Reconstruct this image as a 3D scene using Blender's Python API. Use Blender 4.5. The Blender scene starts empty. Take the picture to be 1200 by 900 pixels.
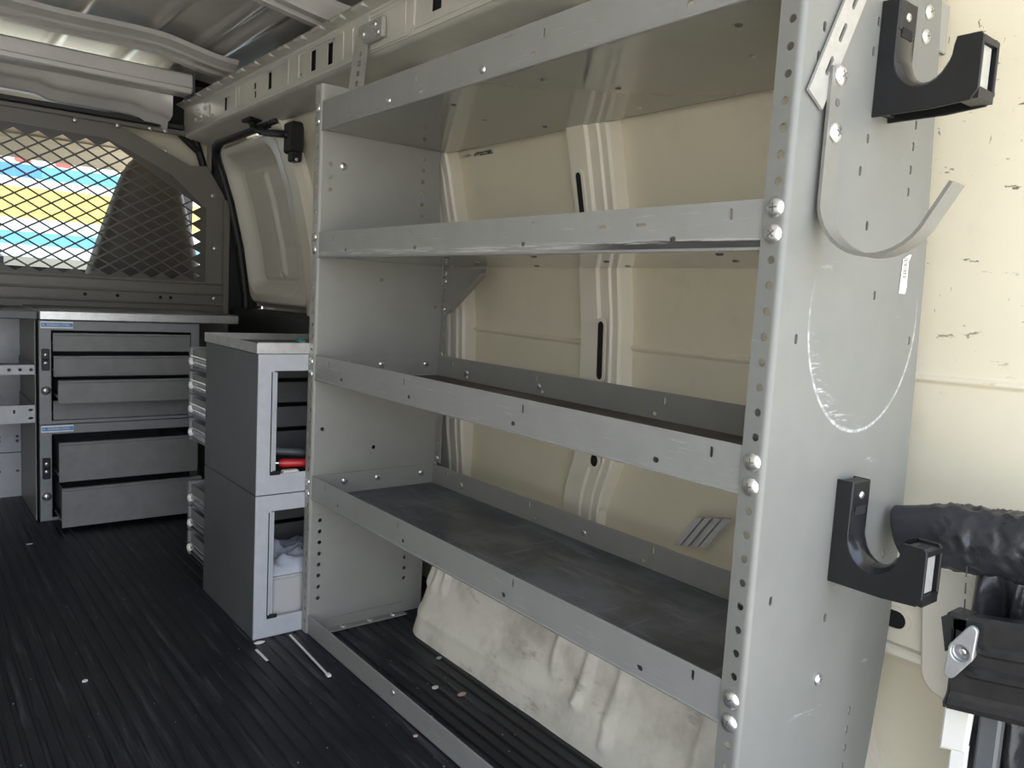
import bpy, bmesh, math, random
from mathutils import Vector, Matrix, noise
random.seed(7)
C = bpy.context.collection
SC = bpy.context.scene
PI = math.pi

# ------------------------------------------------------------------ camera
cam_d = bpy.data.cameras.new('camera')
cam = bpy.data.objects.new('camera', cam_d); C.objects.link(cam); SC.camera = cam
cam_d.sensor_width = 36.0
cam_d.lens = 917.04 / 1200 * 36
cam_d.clip_start = 0.01
YAW, PITCH, ROLL = 0.6758, -0.1076, 0.0556
_f = Vector((math.sin(YAW) * math.cos(PITCH), math.cos(YAW) * math.cos(PITCH), math.sin(PITCH)))
_r = Vector((math.cos(YAW), -math.sin(YAW), 0)); _u = _r.cross(_f)
_r2 = math.cos(ROLL) * _r + math.sin(ROLL) * _u
_u2 = -math.sin(ROLL) * _r + math.cos(ROLL) * _u
_m = Matrix((_r2, _u2, -_f)).transposed().to_4x4()
_m.translation = Vector((-0.6831, -0.4425, 0.7341))
cam.matrix_world = _m

# ------------------------------------------------------------------ world, sun, exposure
w = bpy.data.worlds.new('World'); SC.world = w; w.use_nodes = True
nt = w.node_tree; nt.nodes.clear()
wo = nt.nodes.new('ShaderNodeOutputWorld'); bg = nt.nodes.new('ShaderNodeBackground')
tc = nt.nodes.new('ShaderNodeTexCoord'); sx = nt.nodes.new('ShaderNodeSeparateXYZ')
rp = nt.nodes.new('ShaderNodeValToRGB')
rp.color_ramp.elements[0].position = 0.0; rp.color_ramp.elements[0].color = (0.90, 0.94, 1.0, 1)
rp.color_ramp.elements[1].position = 0.7; rp.color_ramp.elements[1].color = (0.60, 0.74, 1.0, 1)
nt.links.new(tc.outputs['Generated'], sx.inputs[0]); nt.links.new(sx.outputs['Z'], rp.inputs[0])
nt.links.new(rp.outputs[0], bg.inputs[0]); bg.inputs[1].default_value = 1.45
nt.links.new(bg.outputs[0], wo.inputs[0])

sd = bpy.data.lights.new('sun', 'SUN'); sd.energy = 7.5; sd.angle = 0.01; sd.color = (1.0, 0.93, 0.80)
sun = bpy.data.objects.new('sun', sd); C.objects.link(sun)
sun.rotation_euler = Vector((-0.25, -0.40, -1.0)).to_track_quat('-Z', 'Y').to_euler()   # from front right, above the roof

# portal over the open rear doors (only steers sampling, gives no light of its own)
pd = bpy.data.lights.new('rear_portal', 'AREA'); pd.shape = 'RECTANGLE'; pd.size = 1.75; pd.size_y = 1.5
pd.cycles.is_portal = True
po = bpy.data.objects.new('rear_portal', pd); C.objects.link(po)
po.location = (-0.49, -0.40, 0.72); po.rotation_euler = (PI / 2, 0, 0)

SC.view_settings.view_transform = 'Standard'
SC.view_settings.look = 'None'
SC.view_settings.gamma = 1.0
SC.view_settings.use_curve_mapping = False
SC.view_settings.exposure = 1.42

# ------------------------------------------------------------------ materials
def mat(name, base, rough=0.5, metal=0.0, base2=None, nscale=30, namt=0.5, bump=0.0, bscale=300,
        scratch=None, scr_amt=0.0, scr_scale=(4, 60, 4), scr_lo=0.62, rough2=None, spec=0.5, ext=None):
    m = bpy.data.materials.new(name); m.use_nodes = True
    nt = m.node_tree; N = nt.nodes; Lk = nt.links
    b = N['Principled BSDF']
    b.inputs['Roughness'].default_value = rough; b.inputs['Metallic'].default_value = metal
    b.inputs['Specular IOR Level'].default_value = spec
    tc = N.new('ShaderNodeTexCoord')
    col = None
    rgb = N.new('ShaderNodeRGB'); rgb.outputs[0].default_value = (*base, 1); col = rgb.outputs[0]
    if base2:
        nz = N.new('ShaderNodeTexNoise'); nz.inputs['Scale'].default_value = nscale; nz.inputs['Detail'].default_value = 6
        nz.inputs['Roughness'].default_value = 0.65
        Lk.new(tc.outputs['Object'], nz.inputs['Vector'])
        rmp = N.new('ShaderNodeValToRGB'); rmp.color_ramp.elements[0].position = 0.5 - 0.5 * namt + 0.1
        rmp.color_ramp.elements[1].position = min(1, 0.5 + 0.3 * namt + 0.1)
        Lk.new(nz.outputs['Fac'], rmp.inputs[0])
        mx = N.new('ShaderNodeMix'); mx.data_type = 'RGBA'
        Lk.new(rmp.outputs[0], mx.inputs['Factor']); Lk.new(col, mx.inputs['A']); mx.inputs['B'].default_value = (*base2, 1)
        col = mx.outputs['Result']
        if rough2 is not None:
            mr = N.new('ShaderNodeMapRange'); mr.inputs['To Min'].default_value = rough; mr.inputs['To Max'].default_value = rough2
            Lk.new(rmp.outputs[0], mr.inputs['Value']); Lk.new(mr.outputs[0], b.inputs['Roughness'])
    if scratch:
        mp = N.new('ShaderNodeMapping'); mp.inputs['Scale'].default_value = scr_scale
        mp.inputs['Rotation'].default_value = (0.15, 0.1, 0.2)
        Lk.new(tc.outputs['Object'], mp.inputs[0])
        n2 = N.new('ShaderNodeTexNoise'); n2.inputs['Scale'].default_value = 3; n2.inputs['Detail'].default_value = 8
        n2.inputs['Roughness'].default_value = 0.7
        Lk.new(mp.outputs[0], n2.inputs['Vector'])
        r2 = N.new('ShaderNodeValToRGB'); r2.color_ramp.elements[0].position = scr_lo; r2.color_ramp.elements[1].position = scr_lo + 0.12
        Lk.new(n2.outputs['Fac'], r2.inputs[0])
        mu = N.new('ShaderNodeMath'); mu.operation = 'MULTIPLY'; mu.inputs[1].default_value = scr_amt
        Lk.new(r2.outputs[0], mu.inputs[0])
        mx = N.new('ShaderNodeMix'); mx.data_type = 'RGBA'
        Lk.new(mu.outputs[0], mx.inputs['Factor']); Lk.new(col, mx.inputs['A']); mx.inputs['B'].default_value = (*scratch, 1)
        col = mx.outputs['Result']
    if ext: col = ext(nt, tc, col)
    Lk.new(col, b.inputs['Base Color'])
    if bump:
        n3 = N.new('ShaderNodeTexNoise'); n3.inputs['Scale'].default_value = bscale; n3.inputs['Detail'].default_value = 4
        Lk.new(tc.outputs['Object'], n3.inputs['Vector'])
        bp = N.new('ShaderNodeBump'); bp.inputs['Strength'].default_value = bump; bp.inputs['Distance'].default_value = 0.002
        Lk.new(n3.outputs['Fac'], bp.inputs['Height']); Lk.new(bp.outputs[0], b.inputs['Normal'])
    return m

class NX:
    """tiny node-math builder"""
    def __init__(s, nt): s.nt = nt
    def m(s, op, a, b=None, c=None):
        n = s.nt.nodes.new('ShaderNodeMath'); n.operation = op
        for i, v in enumerate((a, b, c)):
            if v is None: continue
            if isinstance(v, (int, float)): n.inputs[i].default_value = v
            else: s.nt.links.new(v, n.inputs[i])
        return n.outputs[0]
    def sm(s, v, lo, hi):
        n = s.nt.nodes.new('ShaderNodeMapRange'); n.interpolation_type = 'SMOOTHSTEP'
        s.nt.links.new(v, n.inputs['Value']); n.inputs['From Min'].default_value = lo; n.inputs['From Max'].default_value = hi
        return n.outputs[0]
    def noise(s, vec, scale, detail=5, stretch=(1, 1, 1), rot=(0, 0, 0)):
        mp = s.nt.nodes.new('ShaderNodeMapping'); mp.inputs['Scale'].default_value = stretch; mp.inputs['Rotation'].default_value = rot
        s.nt.links.new(vec, mp.inputs[0])
        n = s.nt.nodes.new('ShaderNodeTexNoise'); n.inputs['Scale'].default_value = scale; n.inputs['Detail'].default_value = detail
        n.inputs['Roughness'].default_value = 0.65
        s.nt.links.new(mp.outputs[0], n.inputs['Vector']); return n.outputs['Fac']
    def mix(s, f, a, colb):
        n = s.nt.nodes.new('ShaderNodeMix'); n.data_type = 'RGBA'
        s.nt.links.new(f, n.inputs['Factor']); s.nt.links.new(a, n.inputs['A'])
        n.inputs['B'].default_value = (*colb, 1); return n.outputs['Result']

def panel_wear(nt, tc, col):
    """swing-mark arc rubbed by the metal hook, and small pale scuffs (x, z of the end panel)"""
    x = NX(nt); sp = nt.nodes.new('ShaderNodeSeparateXYZ'); nt.links.new(tc.outputs['Object'], sp.inputs[0])
    X, Z = sp.outputs['X'], sp.outputs['Z']
    dx = x.m('DIVIDE', x.m('SUBTRACT', X, 0.176), 0.118)
    dz = x.m('DIVIDE', x.m('SUBTRACT', Z, 0.735), 0.128)
    r = x.m('SQRT', x.m('ADD', x.m('MULTIPLY', dx, dx), x.m('MULTIPLY', dz, dz)))
    ang = x.m('ARCTAN2', dz, dx)                       # the lower-left quarter is worn widest
    wide = x.sm(x.m('ABSOLUTE', x.m('ADD', ang, 2.25)), 0.9, 0.2)
    ring = x.m('SUBTRACT', 1.0, x.sm(x.m('ABSOLUTE', x.m('SUBTRACT', r, 1.0)), 0.004, 0.022))
    band = x.m('MULTIPLY', x.m('MULTIPLY', x.sm(r, 0.80, 0.97), x.sm(r, 1.01, 0.99)), wide)
    low = x.sm(Z, 0.78, 0.70)
    n1 = x.sm(x.noise(tc.outputs['Object'], 90, 4), 0.42, 0.6)
    n2 = x.sm(x.noise(tc.outputs['Object'], 40, 6, (1, 1, 6), (0, 0.5, 0)), 0.5, 0.66)
    f = x.m('MULTIPLY', x.m('ADD', x.m('MULTIPLY', ring, x.m('ADD', 0.25, x.m('MULTIPLY', n1, 0.5))), x.m('MULTIPLY', band, n2)), low)
    f = x.m('MINIMUM', x.m('MULTIPLY', f, 0.6), 0.6)
    col = x.mix(f, col, (0.80, 0.82, 0.82))
    s = x.m('MULTIPLY', x.sm(x.noise(tc.outputs['Object'], 7, 8, (1, 1, 5), (0, 0.9, 0)), 0.64, 0.74), 0.45)
    col = x.mix(s, col, (0.78, 0.79, 0.78))
    d = x.m('MULTIPLY', x.sm(x.noise(tc.outputs['Object'], 11, 7, (1, 1, 4), (0, -0.8, 0)), 0.67, 0.74), 0.35)
    return x.mix(d, col, (0.22, 0.22, 0.22))

def lip_wear(nt, tc, col):
    """bare metal rubbed along the folded bottom edge, dark rubber streaks"""
    x = NX(nt)
    s = x.m('MULTIPLY', x.sm(x.noise(tc.outputs['Object'], 5, 9, (1, 3, 40)), 0.58, 0.72), 0.3)
    col = x.mix(s, col, (0.52, 0.52, 0.50))
    d = x.m('MULTIPLY', x.sm(x.noise(tc.outputs['Object'], 4, 9, (1, 2, 50)), 0.66, 0.72), 0.6)
    return x.mix(d, col, (0.06, 0.055, 0.05))

def lip2_wear(nt, tc, col):
    x = NX(nt); col = lip_wear(nt, tc, col)
    sp = nt.nodes.new('ShaderNodeSeparateXYZ'); nt.links.new(tc.outputs['Object'], sp.inputs[0])
    Y, Z = sp.outputs['Y'], sp.outputs['Z']
    n = x.noise(tc.outputs['Object'], 9, 6, (1, 1.2, 30))
    zz = x.m('ADD', Z, x.m('MULTIPLY', x.m('SUBTRACT', n, 0.5), 0.012))
    bare = x.m('SUBTRACT', 1, x.sm(x.m('ABSOLUTE', x.m('SUBTRACT', zz, 0.806)), 0.002, 0.007))
    col = x.mix(x.m('MULTIPLY', x.m('MULTIPLY', bare, 0.55), x.sm(n, 0.45, 0.6)), col, (0.55, 0.54, 0.50))
    dark = x.m('MULTIPLY', x.m('SUBTRACT', 1, x.sm(x.m('ABSOLUTE', x.m('SUBTRACT', zz, 0.803)), 0.0035, 0.0055)), x.sm(Y, 0.36, 0.20))
    return x.mix(x.m('MULTIPLY', dark, 0.92), col, (0.025, 0.023, 0.021))

def wall_wear(nt, tc, col):
    """black rub marks and grey smears on the painted wall beside the rear opening, one dark pen-like streak"""
    x = NX(nt); sp = nt.nodes.new('ShaderNodeSeparateXYZ'); nt.links.new(tc.outputs['Object'], sp.inputs[0])
    Y, Z = sp.outputs['Y'], sp.outputs['Z']
    near = x.m('MULTIPLY', x.sm(Y, 0.12, 0.06), x.sm(Z, 0.60, 0.78))
    n = x.noise(tc.outputs['Object'], 22, 7, (1, 1.0, 3.2))
    marks = x.m('MULTIPLY', x.sm(n, 0.63, 0.665), near)
    n3 = x.noise(tc.outputs['Object'], 30, 5, (1, 3.0, 1.0))
    marks = x.m('MAXIMUM', marks, x.m('MULTIPLY', x.sm(n3, 0.66, 0.69), near))
    col = x.mix(x.m('MULTIPLY', marks, 0.85), col, (0.07, 0.06, 0.05))
    n2 = x.noise(tc.outputs['Object'], 6, 7)
    col = x.mix(x.m('MULTIPLY', x.sm(n2, 0.52, 0.72), 0.22), col, (0.45, 0.42, 0.36))
    nn = x.noise(tc.outputs['Object'], 60, 5, (1, 0.5, 3))
    zc = x.m('ADD', 1.046, x.m('MULTIPLY', x.m('SUBTRACT', Y, 1.0), 0.0))
    st = x.m('SUBTRACT', 1, x.sm(x.m('ABSOLUTE', x.m('SUBTRACT', Z, zc)), 0.0025, 0.0055))
    st = x.m('MULTIPLY', st, x.m('MULTIPLY', x.sm(Y, 0.935, 0.945), x.sm(Y, 1.08, 1.0)))
    st = x.m('MULTIPLY', st, x.sm(nn, 0.40, 0.52))
    return x.mix(st, col, (0.03, 0.025, 0.02))

def well_wear(nt, tc, col):
    x = NX(nt)
    col = x.mix(x.m('MULTIPLY', x.sm(x.noise(tc.outputs['Object'], 5, 8), 0.45, 0.70), 0.65), col, (0.40, 0.37, 0.31))
    col = x.mix(x.m('MULTIPLY', x.sm(x.noise(tc.outputs['Object'], 9, 8, (1, .6, 2)), 0.57, 0.66), 0.55), col, (0.22, 0.19, 0.14))
    return x.mix(x.m('MULTIPLY', x.sm(x.noise(tc.outputs['Object'], 14, 8, (1, 1, 1)), 0.70, 0.74), 0.8), col, (0.05, 0.04, 0.03))

def mat_wear_deck(dark, scuff, warm):
    def f(nt, tc, col):
        x = NX(nt)
        col = x.mix(x.m('MULTIPLY', x.sm(x.noise(tc.outputs['Object'], 4, 8, (1.5, 1, 1), (0, 0, .6)), 0.42, 0.66), 0.6), col, scuff)
        col = x.mix(x.m('MULTIPLY', x.sm(x.noise(tc.outputs['Object'], 6, 9, (6, 1, 1), (0, 0, -.7)), 0.54, 0.68), 0.4), col, warm)
        return x.mix(x.m('MULTIPLY', x.sm(x.noise(tc.outputs['Object'], 8, 9, (1, 7, 1), (0, 0, .3)), 0.56, 0.70), 0.5), col, scuff)
    return f

M = {}
M['grey'] = mat('grey_enamel', (0.285, 0.278, 0.25), 0.42, 0, (0.25, 0.245, 0.22), 25, bump=0.05, bscale=500, scratch=(0.45, 0.45, 0.43), scr_amt=0.25, scr_scale=(8, 2, 30))
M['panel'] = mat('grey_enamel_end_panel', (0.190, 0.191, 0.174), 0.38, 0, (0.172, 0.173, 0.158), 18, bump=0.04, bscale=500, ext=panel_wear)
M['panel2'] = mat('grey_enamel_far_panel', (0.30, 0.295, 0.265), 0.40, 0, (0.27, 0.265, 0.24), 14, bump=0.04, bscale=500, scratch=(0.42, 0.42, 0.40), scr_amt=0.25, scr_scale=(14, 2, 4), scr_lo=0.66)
M['lip'] = mat('grey_enamel_lip', (0.25, 0.25, 0.235), 0.38, 0, (0.225, 0.225, 0.21), 20, ext=lip_wear)
M['lip2'] = mat('grey_enamel_worn_lip', (0.27, 0.27, 0.25), 0.38, 0, (0.24, 0.24, 0.22), 20, ext=lip2_wear)
M['gloss'] = mat('grey_enamel_underside', (0.34, 0.335, 0.305), 0.11, 0.45, (0.31, 0.305, 0.28), 8, spec=0.8)
M['darkgrey'] = mat('dark_grey_enamel', (0.115, 0.122, 0.125), 0.42, 0, (0.095, 0.10, 0.105), 18, scratch=(0.25, 0.25, 0.25), scr_amt=0.2, scr_scale=(2, 2, 18))
M['drawer'] = mat('drawer_grey', (0.22, 0.22, 0.215), 0.45, 0, (0.18, 0.18, 0.175), 22, scratch=(0.36, 0.35, 0.33), scr_amt=0.35, scr_scale=(4, 4, 22))
M['frame'] = mat('cabinet_frame_grey', (0.26, 0.265, 0.27), 0.42, 0, (0.22, 0.225, 0.23), 22)
M['silver'] = mat('pale_grey_enamel', (0.50, 0.51, 0.53), 0.38, 0, (0.42, 0.43, 0.45), 30, scratch=(0.7, 0.7, 0.7), scr_amt=0.3)
M['alu'] = mat('brushed_aluminium', (0.78, 0.77, 0.75), 0.38, 0.85, (0.6, 0.59, 0.57), 40, bump=0.1, bscale=200)
M['zinc'] = mat('zinc_plated_steel', (0.80, 0.80, 0.78), 0.30, 0.9, (0.62, 0.61, 0.58), 150)
M['hookstrip'] = mat('grey_painted_strip', (0.21, 0.205, 0.18), 0.36, 0.1, (0.175, 0.17, 0.15), 40, scratch=(0.16, 0.14, 0.12), scr_amt=0.6, scr_scale=(20, 6, 6), scr_lo=0.58)
M['strap'] = mat('galvanised_strap', (0.50, 0.49, 0.45), 0.40, 0.45, (0.42, 0.41, 0.38), 60)
M['bulk'] = mat('bulkhead_taupe', (0.175, 0.163, 0.135), 0.42, 0, (0.155, 0.145, 0.12), 14)
M['mesh'] = mat('bulkhead_mesh_dark', (0.10, 0.093, 0.08), 0.45)
M['cream'] = mat('cream_body_paint', (0.77, 0.705, 0.535), 0.38, 0, (0.73, 0.665, 0.50), 5, ext=wall_wear)
M['creamd'] = mat('cream_door_paint', (0.74, 0.70, 0.60), 0.24, 0, (0.70, 0.66, 0.57), 6)
M['rib'] = mat('cream_rib_paint', (0.80, 0.745, 0.61), 0.36, 0, (0.76, 0.705, 0.575), 8)
M['well'] = mat('dirty_wheel_arch_paint', (0.88, 0.825, 0.70), 0.5, 0, (0.82, 0.77, 0.655), 9, ext=well_wear)
M['rail'] = mat('roof_rail_primer', (0.74, 0.71, 0.63), 0.30, 0.3, (0.64, 0.62, 0.56), 10)
M['roof'] = mat('roof_sheet_grey', (0.68, 0.66, 0.62), 0.28, 0.3, (0.60, 0.585, 0.555), 5)
M['bow'] = mat('roof_bow_grey', (0.74, 0.71, 0.67), 0.30, 0.2, (0.66, 0.63, 0.60), 12)
M['lwall'] = mat('left_wall_paint', (0.84, 0.80, 0.70), 0.5)
M['rubber'] = mat('black_ribbed_rubber', (0.0075, 0.008, 0.0115), 0.46, 0, (0.018, 0.018, 0.022), 7, scratch=(0.13, 0.13, 0.14), scr_amt=0.45, scr_scale=(26, 1.6, 1), scr_lo=0.55, bump=0.15, bscale=120)
M['deck4'] = mat('dark_worn_deck', (0.055, 0.058, 0.068), 0.34, 0, (0.085, 0.088, 0.10), 10, ext=mat_wear_deck(0, (0.22, 0.225, 0.25), (0.30, 0.31, 0.33)))
M['deck3'] = mat('brown_worn_deck', (0.075, 0.058, 0.045), 0.5, 0, (0.06, 0.047, 0.038), 10, ext=mat_wear_deck(0, (0.16, 0.14, 0.12), (0.22, 0.10, 0.04)))
M['blackpl'] = mat('black_plastic', (0.010, 0.010, 0.0105), 0.38, 0, (0.014, 0.014, 0.015), 80, bump=0.08, bscale=400, spec=0.35)
M['blacksat'] = mat('black_satin_plastic', (0.016, 0.016, 0.017), 0.20)
M['blackmetal'] = mat('black_painted_steel', (0.020, 0.019, 0.018), 0.36, 0, (0.035, 0.032, 0.03), 60, bump=0.1, bscale=250)
M['vinyl'] = mat('black_vinyl', (0.020, 0.020, 0.023), 0.27, 0, (0.034, 0.034, 0.039), 30, bump=0.9, bscale=70, rough2=0.42)
M['seal'] = mat('black_rubber_seal', (0.012, 0.012, 0.012), 0.5)
M['void'] = mat('cavity_shade', (0.01, 0.01, 0.01), 0.9)  # near-black colour standing in for the shade inside gaps and holes
M['dark'] = mat('recess_dark', (0.10, 0.10, 0.095), 0.7)
M['wing'] = mat('cast_zinc', (0.50, 0.50, 0.49), 0.42, 0.6, (0.40, 0.40, 0.39), 60, bump=0.1)
M['white'] = mat('white_plastic', (0.82, 0.80, 0.74), 0.4)
M['paper'] = mat('white_label', (0.85, 0.83, 0.78), 0.55)
M['ink'] = mat('label_ink', (0.10, 0.06, 0.05), 0.6)
M['blue'] = mat('label_blue', (0.10, 0.30, 0.62), 0.4)
M['seat'] = mat('taupe_seat_vinyl', (0.10, 0.086, 0.070), 0.55, 0, (0.085, 0.074, 0.06), 20, bump=0.1)
M['headliner'] = mat('cream_headliner', (0.70, 0.64, 0.50), 0.8)
M['dash'] = mat('dark_dashboard', (0.03, 0.03, 0.032), 0.6)
M['concrete'] = mat('pale_concrete', (0.48, 0.45, 0.40), 0.85, 0, (0.40, 0.38, 0.34), 2)
M['sb_white'] = mat('sign_white', (0.86, 0.87, 0.88), 0.6)
M['sb_blue'] = mat('sign_blue', (0.10, 0.30, 0.72), 0.6)
M['sb_cyan'] = mat('sign_cyan', (0.16, 0.55, 0.80), 0.6)
M['sb_yellow'] = mat('sign_yellow', (0.88, 0.62, 0.16), 0.6)
M['sb_pale'] = mat('sign_pale_green', (0.62, 0.80, 0.78), 0.6)
M['sb_beige'] = mat('sign_beige', (0.55, 0.52, 0.46), 0.6)
M['sb_red'] = mat('sign_red', (0.60, 0.12, 0.10), 0.6)
M['red'] = mat('red_plastic_handle', (0.50, 0.02, 0.025), 0.3)
M['orange'] = mat('orange_plastic', (0.80, 0.30, 0.04), 0.4)
M['teal'] = mat('teal_plastic', (0.02, 0.16, 0.18), 0.4)
M['box'] = mat('grey_card', (0.48, 0.47, 0.45), 0.7)
M['scrap_p'] = mat('pinkish_scrap', (0.62, 0.42, 0.32), 0.8)
M['chrome'] = mat('bright_slide_steel', (0.85, 0.88, 0.86), 0.18, 1.0)
M['groundbag'] = mat('clear_plastic_bag', (0.55, 0.57, 0.62), 0.15)
def glass_mat(name, tint, alpha_mix):
    m = bpy.data.materials.new(name); m.use_nodes = True; nt = m.node_tree; nt.nodes.clear()
    o = nt.nodes.new('ShaderNodeOutputMaterial'); t = nt.nodes.new('ShaderNodeBsdfTransparent'); g = nt.nodes.new('ShaderNodeBsdfGlossy')
    t.inputs[0].default_value = (*tint, 1); g.inputs['Roughness'].default_value = 0.03
    mx = nt.nodes.new('ShaderNodeMixShader'); mx.inputs[0].default_value = alpha_mix
    nt.links.new(t.outputs[0], mx.inputs[1]); nt.links.new(g.outputs[0], mx.inputs[2]); nt.links.new(mx.outputs[0], o.inputs[0])
    return m
M['glass'] = glass_mat('windscreen_glass', (0.86, 0.90, 0.89), 0.05)

# ------------------------------------------------------------------ mesh helpers
def origin_of(p):
    v = Vector((0, 0, 0))
    while p is not None: v += p.location; p = p.parent
    return v

def link(name, me, m, parent=None, smooth=False):
    """me is in world coordinates; becomes one object (child of parent)"""
    o = bpy.data.objects.new(name, me)
    ms = m if isinstance(m, (list, tuple)) else [m]
    me.materials.clear()
    for k in ms: me.materials.append(M[k] if isinstance(k, str) else k)
    if parent is not None:
        off = origin_of(parent)
        if off.length > 0: me.transform(Matrix.Translation(-off))
        o.parent = parent
    if smooth:
        for p in me.polygons: p.use_smooth = True
    C.objects.link(o); return o

def base_origin(o):
    """move a top-level mesh's origin to its base centre"""
    vs = [v.co for v in o.data.vertices]
    c = Vector(((min(v.x for v in vs) + max(v.x for v in vs)) / 2, (min(v.y for v in vs) + max(v.y for v in vs)) / 2, min(v.z for v in vs)))
    o.data.transform(Matrix.Translation(-c)); o.location = o.location + c; return o

def tag(o, label, cat, group=None):
    o['label'] = label; o['category'] = cat
    if group: o['group'] = group
    return o
def thing(name, label, cat, loc=(0, 0, 0), group=None):
    o = bpy.data.objects.new(name, None); C.objects.link(o); o.location = loc; o.empty_display_size = 0.05
    return tag(o, label, cat, group)
def struct(o): o['kind'] = 'structure'; return o

class MB:
    """collects vertices and faces with a material slot per face"""
    def __init__(s): s.v = []; s.f = []; s.mi = []; s.sm = []
    def add(s, vs, fs, mi=0, smooth=False):
        o = len(s.v); s.v += [tuple(v) for v in vs]
        for f in fs: s.f.append(tuple(i + o for i in f)); s.mi.append(mi); s.sm.append(smooth)
    def box(s, x0, x1, y0, y1, z0, z1, mi=0):
        vs = [(x, y, z) for z in (z0, z1) for y in (y0, y1) for x in (x0, x1)]
        s.add(vs, [(0, 2, 3, 1), (4, 5, 7, 6), (0, 1, 5, 4), (2, 6, 7, 3), (0, 4, 6, 2), (1, 3, 7, 5)], mi); return s
    def bbox(s, x0, x1, y0, y1, z0, z1, b=0.002, mi=0):
        """box with chamfered edges"""
        b = min(b, (x1 - x0) * .49, (y1 - y0) * .49, (z1 - z0) * .49)
        bm = bmesh.new(); bmesh.ops.create_cube(bm, size=1)
        for v in bm.verts: v.co = Vector(((x0 + x1) / 2 + v.co.x * (x1 - x0), (y0 + y1) / 2 + v.co.y * (y1 - y0), (z0 + z1) / 2 + v.co.z * (z1 - z0)))
        bmesh.ops.bevel(bm, geom=bm.edges[:], offset=b, segments=1, affect='EDGES', profile=0.5)
        bm.verts.index_update(); s.add([v.co for v in bm.verts], [[v.index for v in f.verts] for f in bm.faces], mi); bm.free(); return s
    def prism(s, pts, o, U, V, N, t, mi=0):
        """convex or simple polygon pts (u,v) extruded along N by t"""
        o, U, V, N = map(Vector, (o, U, V, N)); n = len(pts)
        a = [o + U * p[0] + V * p[1] for p in pts]; b = [q + N * t for q in a]
        fs = [tuple(range(n - 1, -1, -1)), tuple(range(n, 2 * n))] + [(i, (i + 1) % n, n + (i + 1) % n, n + i) for i in range(n)]
        s.add(a + b, fs, mi); return s
    def tube(s, pts, r, seg=8, mi=0, closed=False, caps=True):
        pts = [Vector(p) for p in pts]; n = len(pts); rs = r if isinstance(r, (list, tuple)) else [r] * n
        vs = []; up = None
        for i, p in enumerate(pts):
            d = (pts[min(i + 1, n - 1)] - pts[max(i - 1, 0)]).normalized()
            if up is None:
                up = d.orthogonal().normalized()
            up = (up - d * up.dot(d)).normalized(); q = d.cross(up)
            for k in range(seg):
                a = 2 * PI * k / seg; vs.append(p + (up * math.cos(a) + q * math.sin(a)) * rs[i])
        fs = [(i * seg + k, i * seg + (k + 1) % seg, (i + 1) * seg + (k + 1) % seg, (i + 1) * seg + k) for i in range(n - 1) for k in range(seg)]
        s.add(vs, fs, mi, True)
        if caps: s.add(vs[:seg], [tuple(range(seg - 1, -1, -1))], mi); s.add(vs[-seg:], [tuple(range(seg))], mi)
        return s
    def ribbon(s, pts, wv, t, mi=0, smooth=True):
        """flat strip: centreline pts, width vector wv, thickness t"""
        pts = [Vector(p) for p in pts]; wv = Vector(wv); n = len(pts); vs = []
        for i, p in enumerate(pts):
            d = (pts[min(i + 1, n - 1)] - pts[max(i - 1, 0)]).normalized(); nn = d.cross(wv).normalized() * t / 2
            vs += [p - wv / 2 - nn, p + wv / 2 - nn, p + wv / 2 + nn, p - wv / 2 + nn]
        fs = []
        for k in range(4):
            s.add([vs[i * 4 + j] for i in range(n) for j in (k, (k + 1) % 4)], [(2 * i, 2 * i + 2, 2 * i + 3, 2 * i + 1) for i in range(n - 1)], mi, smooth)
        s.add(vs[:4], [(3, 2, 1, 0)], mi); s.add(vs[-4:], [(0, 1, 2, 3)], mi); return s
    def lathe(s, prof, o, axis, seg=12, mi=0, smooth=True):
        """prof: (radius, height along axis)"""
        o = Vector(o); ax = Vector(axis).normalized(); u = ax.orthogonal().normalized(); q = ax.cross(u); vs = []
        for r, h in prof:
            for k in range(seg):
                a = 2 * PI * k / seg; vs.append(o + ax * h + (u * math.cos(a) + q * math.sin(a)) * r)
        n = len(prof)
        s.add(vs, [(i * seg + k, i * seg + (k + 1) % seg, (i + 1) * seg + (k + 1) % seg, (i + 1) * seg + k) for i in range(n - 1) for k in range(seg)], mi, smooth)
        s.add(vs[-seg:], [tuple(range(seg))], mi); return s
    def mesh(s, name, weld=False):
        me = bpy.data.meshes.new(name); me.from_pydata(s.v, [], s.f)
        for p, mi, sm in zip(me.polygons, s.mi, s.sm): p.material_index = mi; p.use_smooth = sm
        bm = bmesh.new(); bm.from_mesh(me)
        if weld: bmesh.ops.remove_doubles(bm, verts=bm.verts, dist=1e-5)
        bmesh.ops.recalc_face_normals(bm, faces=bm.faces); bm.to_mesh(me); bm.free(); me.update(); return me
    def link(s, name, m, parent=None, weld=False): return link(name, s.mesh(name, weld), m, parent)

def circ(x, y, r, n=12): return [(x + r * math.cos(2 * PI * k / n), y + r * math.sin(2 * PI * k / n)) for k in range(n)]
def slot(x, y, wd, ht, n=6):
    """rounded slot"""
    r = min(wd, ht) / 2; dx = wd / 2 - r; dy = ht / 2 - r; out = []
    for q, (sx, sy) in enumerate(((1, 1), (-1, 1), (-1, -1), (1, -1))):
        for k in range(n // 2 + 1):
            a = q * PI / 2 + (PI / 2) * k / (n // 2); out.append((x + sx * dx + r * math.cos(a), y + sy * dy + r * math.sin(a)))
    return out
def rrect(x0, x1, y0, y1, r, n=5):
    out = []
    for q, (cx, cy) in enumerate(((x1 - r, y1 - r), (x0 + r, y1 - r), (x0 + r, y0 + r), (x1 - r, y0 + r))):
        for k in range(n + 1):
            a = q * PI / 2 + PI / 2 * k / n; out.append((cx + r * math.cos(a), cy + r * math.sin(a)))
    return out

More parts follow.
